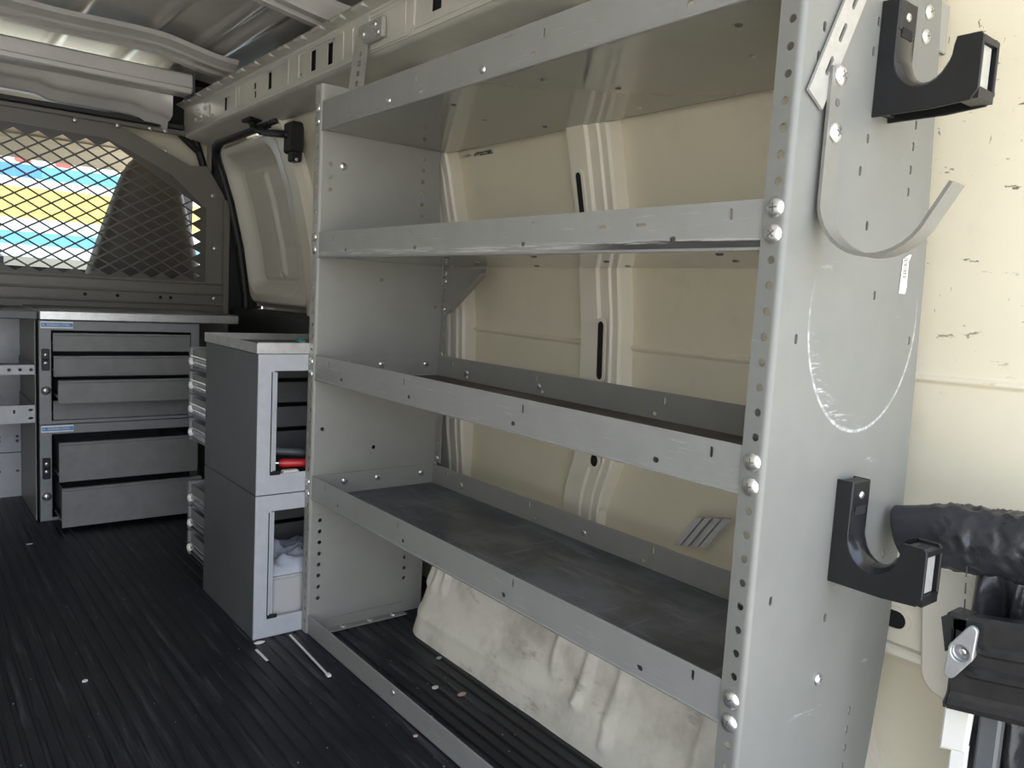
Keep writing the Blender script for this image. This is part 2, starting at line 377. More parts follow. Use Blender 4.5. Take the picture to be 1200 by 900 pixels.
def plate_mesh(name, outline, holes, t, o, U, V, bev=0.0):
    """sheet with punched holes; local (u,v) in the plane, thickness t centred on it"""
    cu = bpy.data.curves.new(name, 'CURVE'); cu.dimensions = '2D'; cu.fill_mode = 'BOTH'; cu.extrude = t / 2
    if bev: cu.bevel_depth = bev; cu.bevel_resolution = 0; cu.extrude = max(t / 2 - bev, 0.0001); cu.offset = -bev
    for poly in [outline] + list(holes):
        sp = cu.splines.new('POLY'); sp.points.add(len(poly) - 1); sp.use_cyclic_u = True
        for p, q in zip(sp.points, poly): p.co = (q[0], q[1], 0, 1)
    ob = bpy.data.objects.new(name, cu)
    me = bpy.data.meshes.new_from_object(ob)
    bpy.data.objects.remove(ob); bpy.data.curves.remove(cu)
    U = Vector(U).normalized(); V = Vector(V).normalized(); Nn = U.cross(V)
    mt = Matrix((U, V, Nn)).transposed().to_4x4(); mt.translation = Vector(o)
    me.transform(mt); me.name = name
    for p in me.polygons: p.use_smooth = False
    return me
def plate(name, outline, holes, t, o, U, V, m, parent=None, bev=0.0):
    return link(name, plate_mesh(name, outline, holes, t, o, U, V, bev), m, parent)

def text_mesh(txt, size, o, U, V, depth=0.0004):
    cu = bpy.data.curves.new('text', 'FONT'); cu.body = txt; cu.size = size; cu.extrude = depth; cu.align_x = 'LEFT'; cu.align_y = 'CENTER'
    ob = bpy.data.objects.new('text', cu); me = bpy.data.meshes.new_from_object(ob)
    bpy.data.objects.remove(ob); bpy.data.curves.remove(cu)
    U = Vector(U).normalized(); V = Vector(V).normalized()
    mt = Matrix((U, V, U.cross(V))).transposed().to_4x4(); mt.translation = Vector(o); me.transform(mt); return me

# one screw-head mesh per size, shared by every copy
SCREW = {}
def screw_mesh(r):
    if r not in SCREW:
        b = MB(); b.lathe([(r * 1.0, 0), (r * 1.0, r * 0.14), (r * 0.88, r * 0.30), (r * 0.62, r * 0.45), (r * 0.3, r * 0.52), (0.001 * r, r * 0.54)], (0, 0, 0), (0, 0, 1), 14)
        b.box(-r * .42, r * .42, -r * .07, r * .07, r * .3, r * .545, 1); b.box(-r * .07, r * .07, -r * .42, r * .42, r * .3, r * .545, 1)
        me = b.mesh('screw'); me.materials.append(M['zinc']); me.materials.append(M['dark']); SCREW[r] = me
    return SCREW[r]
def screw(p, nrm, r, parent, name='screw', spin=None):
    o = bpy.data.objects.new(name, screw_mesh(r)); C.objects.link(o); o.parent = parent
    o.rotation_mode = 'QUATERNION'
    q = Vector(nrm).to_track_quat('Z', 'Y')
    from mathutils import Quaternion
    o.rotation_quaternion = q @ Quaternion((0, 0, 1), random.uniform(0, PI / 2) if spin is None else spin)
    o.location = Vector(p) - origin_of(parent); return o

def part_copy(src, parent, delta, name=None):
    c = src.copy(); C.objects.link(c); c.parent = parent
    c.location = src.location + Vector(delta); return c

L = 1.0637          # shelf unit length
D = 0.302           # shelf depth

# profile of the right body side: inner skin x at height z
WP = [(0.0, .400), (.2, .412), (.5, .415), (.7, .405), (.87, .380), (1.03, .342), (1.16, .300), (1.25, .262), (1.45, .17)]
def wx(z):
    for (a, xa), (b, xb) in zip(WP, WP[1:]):
        if z <= b: t = max(0, (z - a) / (b - a)); return xa + (xb - xa) * t
    return WP[-1][1]
YR = -0.42          # rear opening
def sstep(a, b, t):
    t = max(0, min(1, (t - a) / (b - a))); return t * t * (3 - 2 * t)

# ================================================================== SETTING
# ---- ground outside
g = MB(); g.box(-14, 14, -14, 14, -0.75, -0.70); struct(g.link('ground', 'concrete'))
# ---- floor: ribbed rubber, ribs run to the front
def ribbed_floor():
    b = MB(); x = -1.36; prof = []
    pitch = 0.0245
    while x < 0.42:
        prof += [(x, 0.0), (x + pitch * .60, 0.0), (x + pitch * .68, -0.0030), (x + pitch * .92, -0.0030)]; x += pitch
    prof.append((x, 0.0))
    ys = [YR - 0.12, 0.3, 1.0, 1.8, 2.56]
    vs = [(px, y, pz) for y in ys for px, pz in prof]; n = len(prof)
    b.add(vs, [(j * n + i, j * n + i + 1, (j + 1) * n + i + 1, (j + 1) * n + i) for j in range(len(ys) - 1) for i in range(n - 1)])
    b.box(-1.36, 0.44, YR - 0.12, 2.56, -0.03, -0.006)
    return b
struct(ribbed_floor().link('floor', 'rubber'))
b = MB(); b.box(-1.36, .6, 2.56, 4.2, -0.1, -0.05); struct(b.link('floor_cab', 'dash'))

# ---- right wall: inner skin with a pressed swage and a window-belt step
def wall_right():
    b = MB(); y0, y1 = YR, 1.935
    ys = [y0 + (y1 - y0) * k / 150 for k in range(151)]
    zs = sorted([0.0 + 1.40 * k / 130 for k in range(131)] + [.644 + .0016 * k for k in range(21)])
    def fx(y, z):
        x = wx(z)
        d = abs(z - 0.660 + 0.004 * math.sin(y * 3)); x -= 0.006 * (1 - sstep(0.001, 0.0065, d))     # swage line
        return x
    n = len(ys)
    b.add([(fx(y, z), y, z) for z in zs for y in ys], [(j * n + i, j * n + i + 1, (j + 1) * n + i + 1, (j + 1) * n + i) for j in range(len(zs) - 1) for i in range(n - 1)], 0, True)
    return b
wr = struct(wall_right().link('wall_right', 'cream'))
b = MB(); b.box(.46, .50, YR, 2.56, -.1, 1.45); struct(b.link('wall_right_outer', 'lwall'))

# hat-section ribs on that wall (parts)
def wall_rib(yc, halfw, z0, z1, holes, flare):
    b = MB(); n = 28
    prof = [(-1.0, .0), (-.97, -.030), (-.90, -.036), (-.62, -.036), (-.55, -.040), (-.10, -.040), (-.02, -.046), (.88, -.046), (.96, -.042), (1.0, 0)]
    vs = []
    for k in range(n + 1):
        z = z0 + (z1 - z0) * k / n
        sw = flare * (1 - sstep(.32, .47, z)); yy = yc + sw; hw = halfw
        for u, d in prof: vs.append((wx(z) + d * (0.6 + 0.4 * sstep(.30, .45, z)), yy - u * hw * -1, z))
    m = len(prof)
    b.add(vs, [(k * m + i, k * m + i + 1, (k + 1) * m + i + 1, (k + 1) * m + i) for k in range(n) for i in range(m - 1)], 0, False)
    o = b.link('wall_rib', 'rib', wr)
    for (hy, hz, hh, hwid) in holes:
        x = wx(hz) - .0470
        nrm = Vector((-(1), 0, (wx(hz + .03) - wx(hz - .03)) / .06 * -1)).normalized()
        V = Vector((wx(hz + .03) - wx(hz - .03), 0, .06)).normalized()
        plate('slot_rim', slot(0, 0, hwid + .012, hh + .012), [slot(0, 0, hwid, hh)], .003, (x - .001, hy, hz), (0, -1, 0), V, 'rib', o)
        q = MB(); q.prism(slot(0, 0, hwid, hh), (x - .0006, hy, hz), (0, -1, 0), V, Vector((1, 0, 0)), .001); q.link('slot_opening', 'void', o)
    return o
wall_rib(.612, .050, .30, 1.22, [(.636, .925, .095, .015), (.600, .648, .11, .016), (.603, .437, .024, .020)], .045)
wall_rib(1.118, .052, .30, 1.22, [], .0)

# belt beam, lower recess and post near the rear opening
b = MB(); b.bbox(.345, .415, YR, 0.10, .308, .425, .006); b.bbox(.338, .41, YR, .10, .296, .310, .004)
o = b.link('belt_beam', 'rib', wr)
plate('slot_rim', slot(0, 0, .052, .034, 8), [slot(0, 0, .040, .024, 8)], .004, (.343, .012, .345), (0, -1, 0), (0, 0, 1), 'rib', o)
q = MB(); q.prism(slot(0, 0, .040, .024, 8), (.3435, .012, .345), (0, -1, 0), (0, 0, 1), Vector((1, 0, 0)), .0004); q.link('slot_opening', 'void', o)
plate('corner_post', rrect(0, .16, 0, .165, .03), [], .012, (.334, -.040, .268), (0, -1, 0.10), (0, .10, 1), 'rib', wr, .003)

# ---- left wall, not in the frame but it closes the van
b = MB(); b.box(-1.40, -1.36, YR, 4.0, -.1, 1.47); struct(b.link('wall_left', 'lwall'))

# ---- wheel arch
def wheel_arch():
    b = MB(); y0, y1 = 0.012, 1.025
    ny, ns = 120, 40
    prof = [(.193, 0), (.203, .05), (.222, .13), (.242, .20), (.268, .245), (.315, .272), (.42, .28)]
    def pf(s):
        s *= len(prof) - 1; i = min(int(s), len(prof) - 2); t = s - i
        return prof[i][0] + (prof[i + 1][0] - prof[i][0]) * t, prof[i][1] + (prof[i + 1][1] - prof[i][1]) * t
    ribs = [(.952, .095), (.915, .095), (.880, .105), (.515, .085), (.440, .05), (.365, .015), (.20, .05)]
    vs = []
    for j in range(ny + 1):
        y = y0 + (y1 - y0) * j / ny
        # ends round off: the arch shrinks in height and moves back to the wall
        e = min(1, max(0, (y1 - y) / .26)); e2 = min(1, max(0, (y - y0) / .26))
        h = math.sqrt(max(0, 1 - (1 - e) ** 2)) * math.sqrt(max(0, 1 - (1 - e2) ** 2))
        for k in range(ns + 1):
            x, z = pf(k / ns)
            x += .075 * (1 - min(1, max(0, (y1 - y) / .10))) ** 2
            z *= (.02 + .98 * h)
            d = 0
            for i, (ry, lo) in enumerate(ribs):
                a = abs(y - ry + (z - .12) * .10)
                d += .009 * (1 - sstep(.005, .012, a)) * sstep(lo, lo + .015, z) * (1 - sstep(.26, .275, z))
            d += .0025 * noise.noise(Vector((y * 9, z * 9, 1.3)))
            d += .004 * (1 - sstep(.004, .012, abs(z - .055 - .01 * math.sin(y * 5))))
            nx, nz = -.95, .3
            vs.append((x + nx * d, y, max(0, z + nz * d)))
    m = ns + 1
    b.add(vs, [(j * m + k, j * m + k + 1, (j + 1) * m + k + 1, (j + 1) * m + k) for j in range(ny) for k in range(ns)], 0, True)
    return b
o = wheel_arch().link('wheel_arch', 'well', wr)
o['label'] = 'dirty cream wheel arch hump under the lowest shelf'

# ---- right roof rail (box section with slots)
def roof_rail():
    xf = .16
    holes = []
    for y, z, wd, ht in ((2.115, 1.291, .026, .040), (1.865, 1.303, .020, .018), (1.862, 1.279, .018, .020), (1.752, 1.298, .028, .046), (1.468, 1.296, .032, .050), (1.372, 1.293, .030, .050), (.905, 1.300, .036, .040), (.66, 1.300, .04, .03), (.36, 1.30, .04, .04)):
        holes.append([(2.56 - y - wd / 2, z - ht / 2), (2.56 - y + wd / 2, z - ht / 2), (2.56 - y + wd / 2, z + ht / 2), (2.56 - y - wd / 2, z + ht / 2)])
    for y, z in ((1.735, 1.318), (2.24, 1.275), (1.54, 1.275), (1.355, 1.322), (2.08, 1.306)): holes.append(circ(2.56 - y, z, .005, 8))
    r = plate('trim_1', [(0, 1.252), (2.56 - YR, 1.252), (2.56 - YR, 1.337), (0, 1.337)], holes, .003, (xf, 2.56, 0), (0, -1, 0), (0, 0, 1), 'rail')
    struct(r)
    b = MB()
    # rolled lower edge and underside back to the wall
    prof = [(xf, 1.253), (xf + .004, 1.247), (xf + .012, 1.243), (.222, 1.236), (.245, 1.222), (.256, 1.226)]
    vs = [(x, y, z) for y in (YR, 2.56) for x, z in prof]; n = len(prof)
    b.add(vs, [(i, i + 1, n + i + 1, n + i) for i in range(n - 1)], 0, True)
    b.link('rail_underside', 'rail', r)
    b = MB(); prof = [(xf, 1.336), (xf - .004, 1.341), (xf - .030, 1.352), (xf - .034, 1.349)]
    n = len(prof); vs = [(x, y, z) for y in (YR, 2.56) for x, z in prof]
    b.add(vs, [(i, i + 1, n + i + 1, n + i) for i in range(n - 1)]); b.link('rail_top_flange', 'rail', r)
    y = 0.95
    while y < 2.5:
        t = MB(); t.bbox(xf - .031, xf - .010, y, y + .05, 1.3445, 1.3535, .002); t.link('flange_tab', 'rail', r); y += .105
    b = MB(); b.box(xf + .010, xf + .012, YR, 2.56, 1.258, 1.334); b.link('rail_slot_shade', 'void', r)  # black sheet stands in for the shade behind the rail slots
    # pressed panel framing the slots, overlapping plate at the pillar
    for (a, c) in ((2.02, 2.33), (1.62, 2.0), (1.30, 1.56), (1.02, 1.26), (.72, .99)):
        q = plate('pressed_frame', rrect(a, c, 1.262, 1.331, .008), [rrect(a + .007, c - .007, 1.267, 1.326, .006)], .0025, (xf - .002, 0, 0), (0, 1, 0), (0, 0, 1), 'rail', r)
    plate('overlap_plate', [(-1.2, 1.256), (-1.0, 1.256), (-.985, 1.272), (-.985, 1.345), (-1.2, 1.345)], [[(-1.175, 1.262), (-1.175, 1.335), (-1.01, 1.335), (-1.01, 1.262)]], .004, (xf - .002, 0, 0), (0, -1, 0), (0, 0, 1), 'rail', r)
    # weld block near the bulkhead
    w_ = MB(); w_.bbox(xf - .006, xf, 2.27, 2.42, 1.272, 1.315, .002)
    for yy, zz in ((2.30, 1.305), (2.34, 1.285), (2.37, 1.305), (2.40, 1.283)): w_.lathe([(.008, 0), (.006, .006), (.001, .007)], (xf - .006, yy, zz), (-1, 0, 0), 8)
    w_.link('seam_block', 'rail', r)
    return r
roof_rail()

# ---- roof: sheet with swages, bows, header bar
def roof():
    b = MB(); xs = [-1.40 + (1.86) * k / 220 for k in range(221)]
    ys = [YR + (3.0 - YR) * k / 8 for k in range(9)]
    def h(x):
        z = 1.475 - .035 * sstep(-.05, .35, x) - .02 * sstep(-.9, -1.4, x)
        for c in (-1.05, -.83, -.61, -.43, -.25, -.05, .09, .155):
            z -= .012 * (1 - sstep(.010, .024, abs(x - c)))
        return z
    n = len(xs)
    b.add([(x, y, h(x)) for y in ys for x in xs], [(j * n + i, j * n + i + 1, (j + 1) * n + i + 1, (j + 1) * n + i) for j in range(len(ys) - 1) for i in range(n - 1)], 0, True)
    b.box(-1.4, .47, YR, 3.0, 1.50, 1.52)
    return struct(b.link('ceiling', 'roof'))
rf = roof()
def bow(y0, y1, zb, zt, xe=.15, wavy=0.0):
    b = MB(); xs = [-1.38 + (xe + 1.38) * k / 48 for k in range(49)]
    yc, hw = (y0 + y1) / 2, (y1 - y0) / 2
    prof = [(-1.0, zt), (-.92, zt - .012), (-.62, zb + .006), (-.55, zb), (-.2, zb), (-.12, zb + .010), (.12, zb + .010), (.2, zb), (.55, zb), (.62, zb + .006), (.92, zt - .012), (1.0, zt)]
    vs = []
    for x in xs:
        dip = .030 * sstep(-.05, xe, x) + wavy * math.sin(x * 16) * (1 if x > -.6 else .3)
        for u, z in prof: vs.append((x, yc + u * hw, z - dip))
    n = len(prof)
    b.add(vs, [(j * n + i, j * n + i + 1, (j + 1) * n + i + 1, (j + 1) * n + i) for j in range(48) for i in range(n - 1)], 0, False)
    return b
bow(2.09, 2.28, 1.425, 1.455, .19, .002).link('roof_bow', 'bow', rf)
bow(1.40, 1.54, 1.415, 1.455, .24).link('roof_bow', 'bow', rf)
bow(.35, .55, 1.400, 1.452, .17).link('roof_bow', 'bow', rf)
b = MB(); b.bbox(-1.36, .125, 2.33, 2.43, 1.352, 1.412, .006); b.bbox(-1.36, .118, 2.318, 2.345, 1.346, 1.366, .004)
o = b.link('header_bar', 'bow', rf)
b = MB(); b.bbox(.123, .128, 2.325, 2.435, 1.345, 1.42, .001); b.link('end_cap', 'dark', o)
def header():
    b = MB(); xs = [-1.36 + 1.45 * k / 60 for k in range(61)]; vs = []
    prof = [(2.44, 1.40), (2.445, 1.330), (2.47, 1.318), (2.50, 1.315), (2.51, 1.292), (2.54, 1.286), (2.56, 1.30)]
    for x in xs:
        st = -.018 * sstep(-.02, .02, x) - .016 * sstep(.06, .09, x) - .014 * sstep(-.30, -.26, x) - .01 * sstep(-.6, -.56, x)
        for y, z in prof: vs.append((x, y, z + st + .02))
    n = len(prof)
    b.add(vs, [(j * n + i, j * n + i + 1, (j + 1) * n + i + 1, (j + 1) * n + i) for j in range(60) for i in range(n - 1)], 0, True)
    return b
header().link('rolled_header', 'bow', rf)
b = MB(); b.box(.10, .30, 2.556, 2.559, 1.28, 1.47); b.box(.128, .22, 2.44, 2.556, 1.40, 1.404); b.link('corner_dark_fill', 'void', rf)  # black sheets added so the open corner looks unlit
b = MB(); b.box(.225, .30, 1.55, 2.5, 1.412, 1.418); b.link('roof_gap_shade', 'void', rf)  # dark sheet put in as the shadow between roof and rail

# ---- side door (inner side) with seal, ribs, black lower panel
def side_door():
    y0, y1, z0, z1 = 1.955, 2.515, .655, 1.225
    ny, nz = 120, 130
    b = MB(); vs = []
    def rr(y, z, a, c, d, e, r):   # signed distance to a rounded rectangle (negative inside)
        qx = abs(y - (a + c) / 2) - (c - a) / 2 + r; qz = abs(z - (d + e) / 2) - (e - d) / 2 + r
        return math.hypot(max(qx, 0), max(qz, 0)) + min(max(qx, qz), 0) - r
    for k in range(nz + 1):
        z = z0 + (z1 - z0) * k / nz
        for j in range(ny + 1):
            y = y0 + (y1 - y0) * j / ny
            x = wx(z) - .022
            do = rr(y, z, y0, y1, z0, z1, .07)
            x += .035 * sstep(-.022, .0, do) * 1.0                       # outer edge rolls back to the seal
            di = rr(y, z, y0 + .06, y1 - .022, z0 + .045, z1 - .035, .075)
            x += .044 * (1 - sstep(-.048, .0, di))
            x += .006 * (1 - sstep(.003, .008, abs(di + .056)))                      # recessed inner panel
            ins = 1 - sstep(-.085, -.066, di)
            x -= .012 * (1 - sstep(.012, .022, abs(y - 2.235))) * ins    # pressed rib
            x += .006 * (1 - sstep(.003, .008, abs(y - 2.27))) * ins
            x -= .006 * (1 - sstep(.004, .010, abs(y - 2.03))) * ins
            vs.append((x, y, z))
    m = ny + 1
    b.add(vs, [(k * m + j, k * m + j + 1, (k + 1) * m + j + 1, (k + 1) * m + j) for k in range(nz) for j in range(ny)], 0, True)
    d = struct(b.link('door_1', 'creamd'))
    s = MB(); pts = []
    for k in range(15): z = .45 + .68 * k / 14; pts.append((wx(z) - .018, 2.545, z))
    for k in range(7):
        a = PI / 2 * k / 6; z = 1.15 + .075 * math.sin(a); pts.append((wx(z) - .02, 2.47 + .075 * math.cos(a), z))
    for k in range(9): y = 2.44 - .55 * k / 8; pts.append((wx(1.232) - .022, y, 1.232))
    s.tube(pts, .017, 8); s.link('door_seal', 'seal', d)
    t = MB(); t.bbox(.33, .46, 1.6, 2.56, 0.02, .645, .01); t.link('lower_black_panel', 'seal', d)  # near-black box filling the side below the door panel
    # hinge-side pillar between door and shelf wall
    return d
side_door()
b = MB()
vs = []; zs = [.0 + 1.23 * k / 40 for k in range(41)]
for z in zs: vs += [(wx(z) - .030, 1.960, z), (wx(z) - .034, 1.945, z), (wx(z) - .034, 1.88, z), (wx(z) - .015, 1.86, z), (wx(z) + .0, 1.855, z)]
b.add(vs, [(k * 5 + i, k * 5 + i + 1, k * 5 + 6 + i, k * 5 + 5 + i) for k in range(40) for i in range(4)])
struct(b.link('trim_2', 'rib'))
b = MB(); b.box(.318, .455, 2.560, 2.60, 0, 1.10); b.box(.27, .455, 2.562, 2.60, 1.0, 1.20); struct(b.link('gap_fill', 'seal'))  # black fill added to darken the gap by the bulkhead and stop stray light
# wiring between rail and door
t = thing('wiring_harness', 'black corrugated door cable looping from roof rail to black contact box', 'cable', (.25, 1.9, 1.14))
b = MB(); pts = []
for k in range(25):
    a = k / 24
    p = Vector((.205 + .05 * a, 2.02 - .17 * a + .045 * math.sin(a * 2 * PI), 1.250 - .075 * a - .02 * math.sin(a * PI)))
    pts.append(p)
b.tube(pts, [.010 + .0022 * (k % 2) for k in range(25)], 8); b.link('cable', 'seal', t)
b = MB(); b.bbox(.188, .235, 1.98, 2.06, 1.232, 1.246, .004); b.link('grommet', 'seal', t)
b = MB(); b.bbox(.245, .285, 1.80, 1.862, 1.125, 1.215, .006); b.bbox(.25, .28, 1.80, 1.84, 1.10, 1.13, .004); b.link('contact_box', 'blackpl', t)
screw((.262, 1.80, 1.105), (0, -1, 0), .005, t, 'screw')

# ================================================================== BULKHEAD
YB = 2.545
bk = thing('bulkhead', 'taupe steel partition with diamond mesh window behind the drawer cabinets', 'partition', (-.49, YB, 0))
outl = [(-1.355, .0), (.318, .0), (.318, .64), (.312, 1.02), (.296, 1.06), (.236, 1.152), (.18, 1.146), (-.048, 1.243), (-.048, 1.262), (-1.355, 1.262)]
win = [(-1.22, .735), (.236, .735), (.235, 1.0), (.115, 1.105), (-.01, 1.163), (-.09, 1.196), (-1.0, 1.21), (-1.22, 1.10)]
plate('panel', outl, [win], .003, (0, YB, 0), (1, 0, 0), (0, 0, 1), 'bulk', bk)
def inside(p, poly):
    c = False
    for (x1, y1), (x2, y2) in zip(poly, poly[1:] + poly[:1]):
        if (y1 > p[1]) != (y2 > p[1]) and p[0] < (x2 - x1) * (p[1] - y1) / (y2 - y1) + x1: c = not c
    return c
dw, dh, st = .0685, .0415, .0054
holes = []
row = 0; z = .7145
while z < 1.23:
    x = -1.25 + (dw / 2 if row % 2 else 0)
    while x < .26:
        if inside((x, z), win) and all(inside((x + sx * dw * .38, z + sz * dh * .38), win) for sx, sz in ((1, 0), (-1, 0), (0, 1), (0, -1))):
            hw, hh = dw / 2 - st * .95, dh / 2 - st * .62
            holes.append([(x + hw, z), (x, z + hh), (x - hw, z), (x, z - hh)])
        x += dw
    z += dh / 2; row += 1
plate('mesh_screen', [(p[0] + (.02 if p[0] > -.5 else -.02), p[1] + (.015 if p[1] > .9 else -.015)) for p in win], holes, .003, (0, YB + .0035, 0), (1, 0, 0), (0, 0, 1), 'mesh', bk)
b = MB(); b.bbox(-1.355, .16, YB - .012, YB + .012, 1.246, 1.262, .003); b.link('top_bar', 'bulk', bk)
b = MB(); b.bbox(-1.355, .15, YB - .03, YB + .012, 1.262, 1.278, .002); b.link('top_seal', 'seal', bk)
b = MB(); b.bbox(.296, .320, YB - .012, YB + .0, .0, 1.04, .003); b.link('side_flange', 'bulk', bk)
for zz in (.728, .690, .652):
    b = MB(); b.bbox(-1.35, .300, YB - .008, YB, zz - .004, zz + .004, .003); b.link('pressed_bead', 'bulk', bk)
for x, z in ((-.19, 1.238), (-.062, 1.243), (.04, 1.252), (.09, 1.252)): screw((x, YB - .013, z), (0, -1, 0), .008, bk)
for x, z in ((.258, 1.05), (.268, .86), (.268, .675)): screw((x, YB - .003, z), (0, -1, 0), .008, bk)
for x in (-.16, -.06, .08, .115): 
    b = MB(); b.lathe([(.006, 0), (.006, .001)], (x, YB - .0025, .672), (0, -1, 0), 8); b.link('bolt_hole', 'void', bk)

# ================================================================== CAB BEYOND THE BULKHEAD
def pillow_box(b, x0, x1, y0, y1, z0, z1, lean, top_in, rad):
    """tapered rounded seat back: lean shifts y with height, top_in narrows the top"""
    ns, nz = 28, 22; vs = []
    for k in range(nz + 1):
        t = k / nz; tt = t
        sh = 1 - top_in * t ** 1.3
        edge = math.sqrt(max(0, 1 - max(0, (t - .86) / .14) ** 2)) if t > .86 else 1
        cx, cy = (x0 + x1) / 2, (y0 + y1) / 2 + lean * t
        hx = (x1 - x0) / 2 * sh * (0.55 + .45 * edge) if t > .86 else (x1 - x0) / 2 * sh
        hy = (y1 - y0) / 2 * (1 - .35 * t) * max(.12, edge)
        for i in range(ns):
            a = 2 * PI * i / ns; c, s_ = math.cos(a), math.sin(a); p = .35
            vs.append((cx + hx * math.copysign(abs(c) ** p, c), cy + hy * math.copysign(abs(s_) ** .6, s_), z0 + (z1 - z0) * t))
    b.add(vs, [(k * ns + i, k * ns + (i + 1) % ns, (k + 1) * ns + (i + 1) % ns, (k + 1) * ns + i) for k in range(nz) for i in range(ns)], 0, True)
    b.add(vs[-ns:], [tuple(range(ns))], 0, True)
s = thing('cab_seat', 'dark taupe high backed passenger seat behind the mesh screen', 'seat', (.12, 2.95, -.05))
b = MB(); pillow_box(b, -.16, .395, 2.86, 3.06, .40, 1.205, -.12, .74, .05); b.link('backrest', 'seat', s)
b = MB(); b.bbox(-.16, .38, 2.90, 3.40, .22, .42, .04); b.link('cushion', 'seat', s)
b = MB(); b.bbox(-.10, .32, 2.95, 3.35, -.05, .22, .01); b.link('seat_base', 'dash', s)
s2 = thing('cab_seat', 'dark taupe driver seat hidden at the far left behind the mesh', 'seat', (-1.0, 2.95, -.05))
for ch in list(s.children): part_copy(ch, s2, (0, 0, 0))
b = MB(); b.bbox(-1.35, .41, 3.46, 3.95, .3, .80, .04); b.bbox(-1.35, -.30, 3.44, 3.7, .70, .825, .03)
tag(base_origin(b.link('dashboard', 'dash')), 'low dark dashboard seen at the bottom of the mesh window', 'dashboard')
def slab(pts, t, x0, x1):
    b = MB(); n = len(pts); vs = [(x, y, z + q) for q in (0, t) for (y, z) in pts for x in (x0, x1)]
    fs = []
    for q in (0, 2 * n):
        fs += [(q + 2 * i, q + 2 * i + 1, q + 2 * i + 3, q + 2 * i + 2) for i in range(n - 1)]
    fs += [(2 * i, 2 * i + 2, 2 * n + 2 * i + 2, 2 * n + 2 * i) for i in range(n - 1)] + [(2 * i + 1, 2 * n + 2 * i + 1, 2 * n + 2 * i + 3, 2 * i + 3) for i in range(n - 1)]
    fs += [(0, 2 * n, 2 * n + 1, 1), (2 * n - 2, 2 * n - 1, 4 * n - 1, 4 * n - 2)]
    b.add(vs, fs); return b
struct(slab([(2.60, 1.32), (2.9, 1.36), (3.2, 1.33), (3.5, 1.235)], .03, -1.38, .40).link('ceiling_cab', 'headliner'))
for x0, x1, lb in ((-.33, .16, 'cream sun visor folded against the headliner on the passenger side'), (-1.1, -.6, 'cream sun visor folded up on the driver side')):
    v = slab([(3.32, 1.262), (3.47, 1.205)], .018, x0, x1).link('sun_visor', 'headliner'); tag(base_origin(v), lb, 'sun visor')
struct(slab([(3.52, 1.24), (4.05, .80)], .006, -1.38, .42).link('window_1', 'glass'))
b = MB(); b.box(-1.38, .43, 3.49, 3.55, 1.225, 1.29); struct(b.link('trim_3', 'headliner'))
b = MB(); b.box(.42, .46, 2.6, 4.0, -.05, .74); b.box(.40, .44, 2.60, 2.80, .74, 1.32); struct(b.link('wall_cab', 'headliner'))
b = MB(); b.box(-.06, .41, 2.66, 2.675, 1.205, 1.33); b.box(.13, .41, 2.66, 2.675, 1.13, 1.205); struct(b.link('trim_7', 'headliner'))
b = MB(); b.prism([(2.58, .9), (2.66, .9), (2.74, 1.34), (2.58, 1.34)], (.27, 0, 0), (0, 1, 0), (0, 0, 1), Vector((1, 0, 0)), .03); struct(b.link('trim_4', 'headliner'))
b = MB(); b.prism([(3.46, .78), (3.98, .78), (3.50, 1.25), (3.43, 1.25)], (.40, 0, 0), (0, 1, 0), (0, 0, 1), Vector((1, 0, 0)), .05); struct(b.link('trim_5', 'dash'))
b = MB(); b.tube([(.20, 2.60, 1.28), (.235, 2.62, 1.2), (.26, 2.62, 1.12)], .014, 8); b.tube([(.155, 2.60, 1.262), (.19, 2.605, 1.235), (.225, 2.61, 1.21)], .012, 8)
tag(base_origin(b.link('seat_belt_anchor', 'seal')), 'black seat belt anchor in the gap at the top right of the partition', 'belt anchor')
# outside, ahead of the van
sb = thing('striped_hoarding', 'large outdoor board with blue, yellow and white stripes seen through the windscreen', 'sign', (0, 8.0, -.70))
b = MB(); b.box(-4, 4, 8.0, 8.06, -.70, 3.0); b.link('board', 'sb_white', sb)
for z0, z1, m in ((1.78, 3.0, 'sb_beige'), (1.585, 1.70, 'sb_blue'), (1.225, 1.50, 'sb_yellow'), (.985, 1.10, 'sb_cyan'), (.55, .90, 'sb_pale')):
    x0 = -4
    b = MB(); b.box(-4, 4, 7.994, 8.0, z0, z1); b.link('stripe', m, sb)
b = MB(); b.box(.45, 4, 7.992, 7.995, 1.585, 1.70); b.link('stripe', 'sb_cyan', sb)
for x in (-.15, .06, .30, .62): 
    b = MB(); b.prism(slot(0, 0, .13, .05), (x, 7.999, 1.74), (1, 0, 0), (0, 0, 1), Vector((0, -1, 0)), .004); b.link('red_mark', 'sb_red', sb)

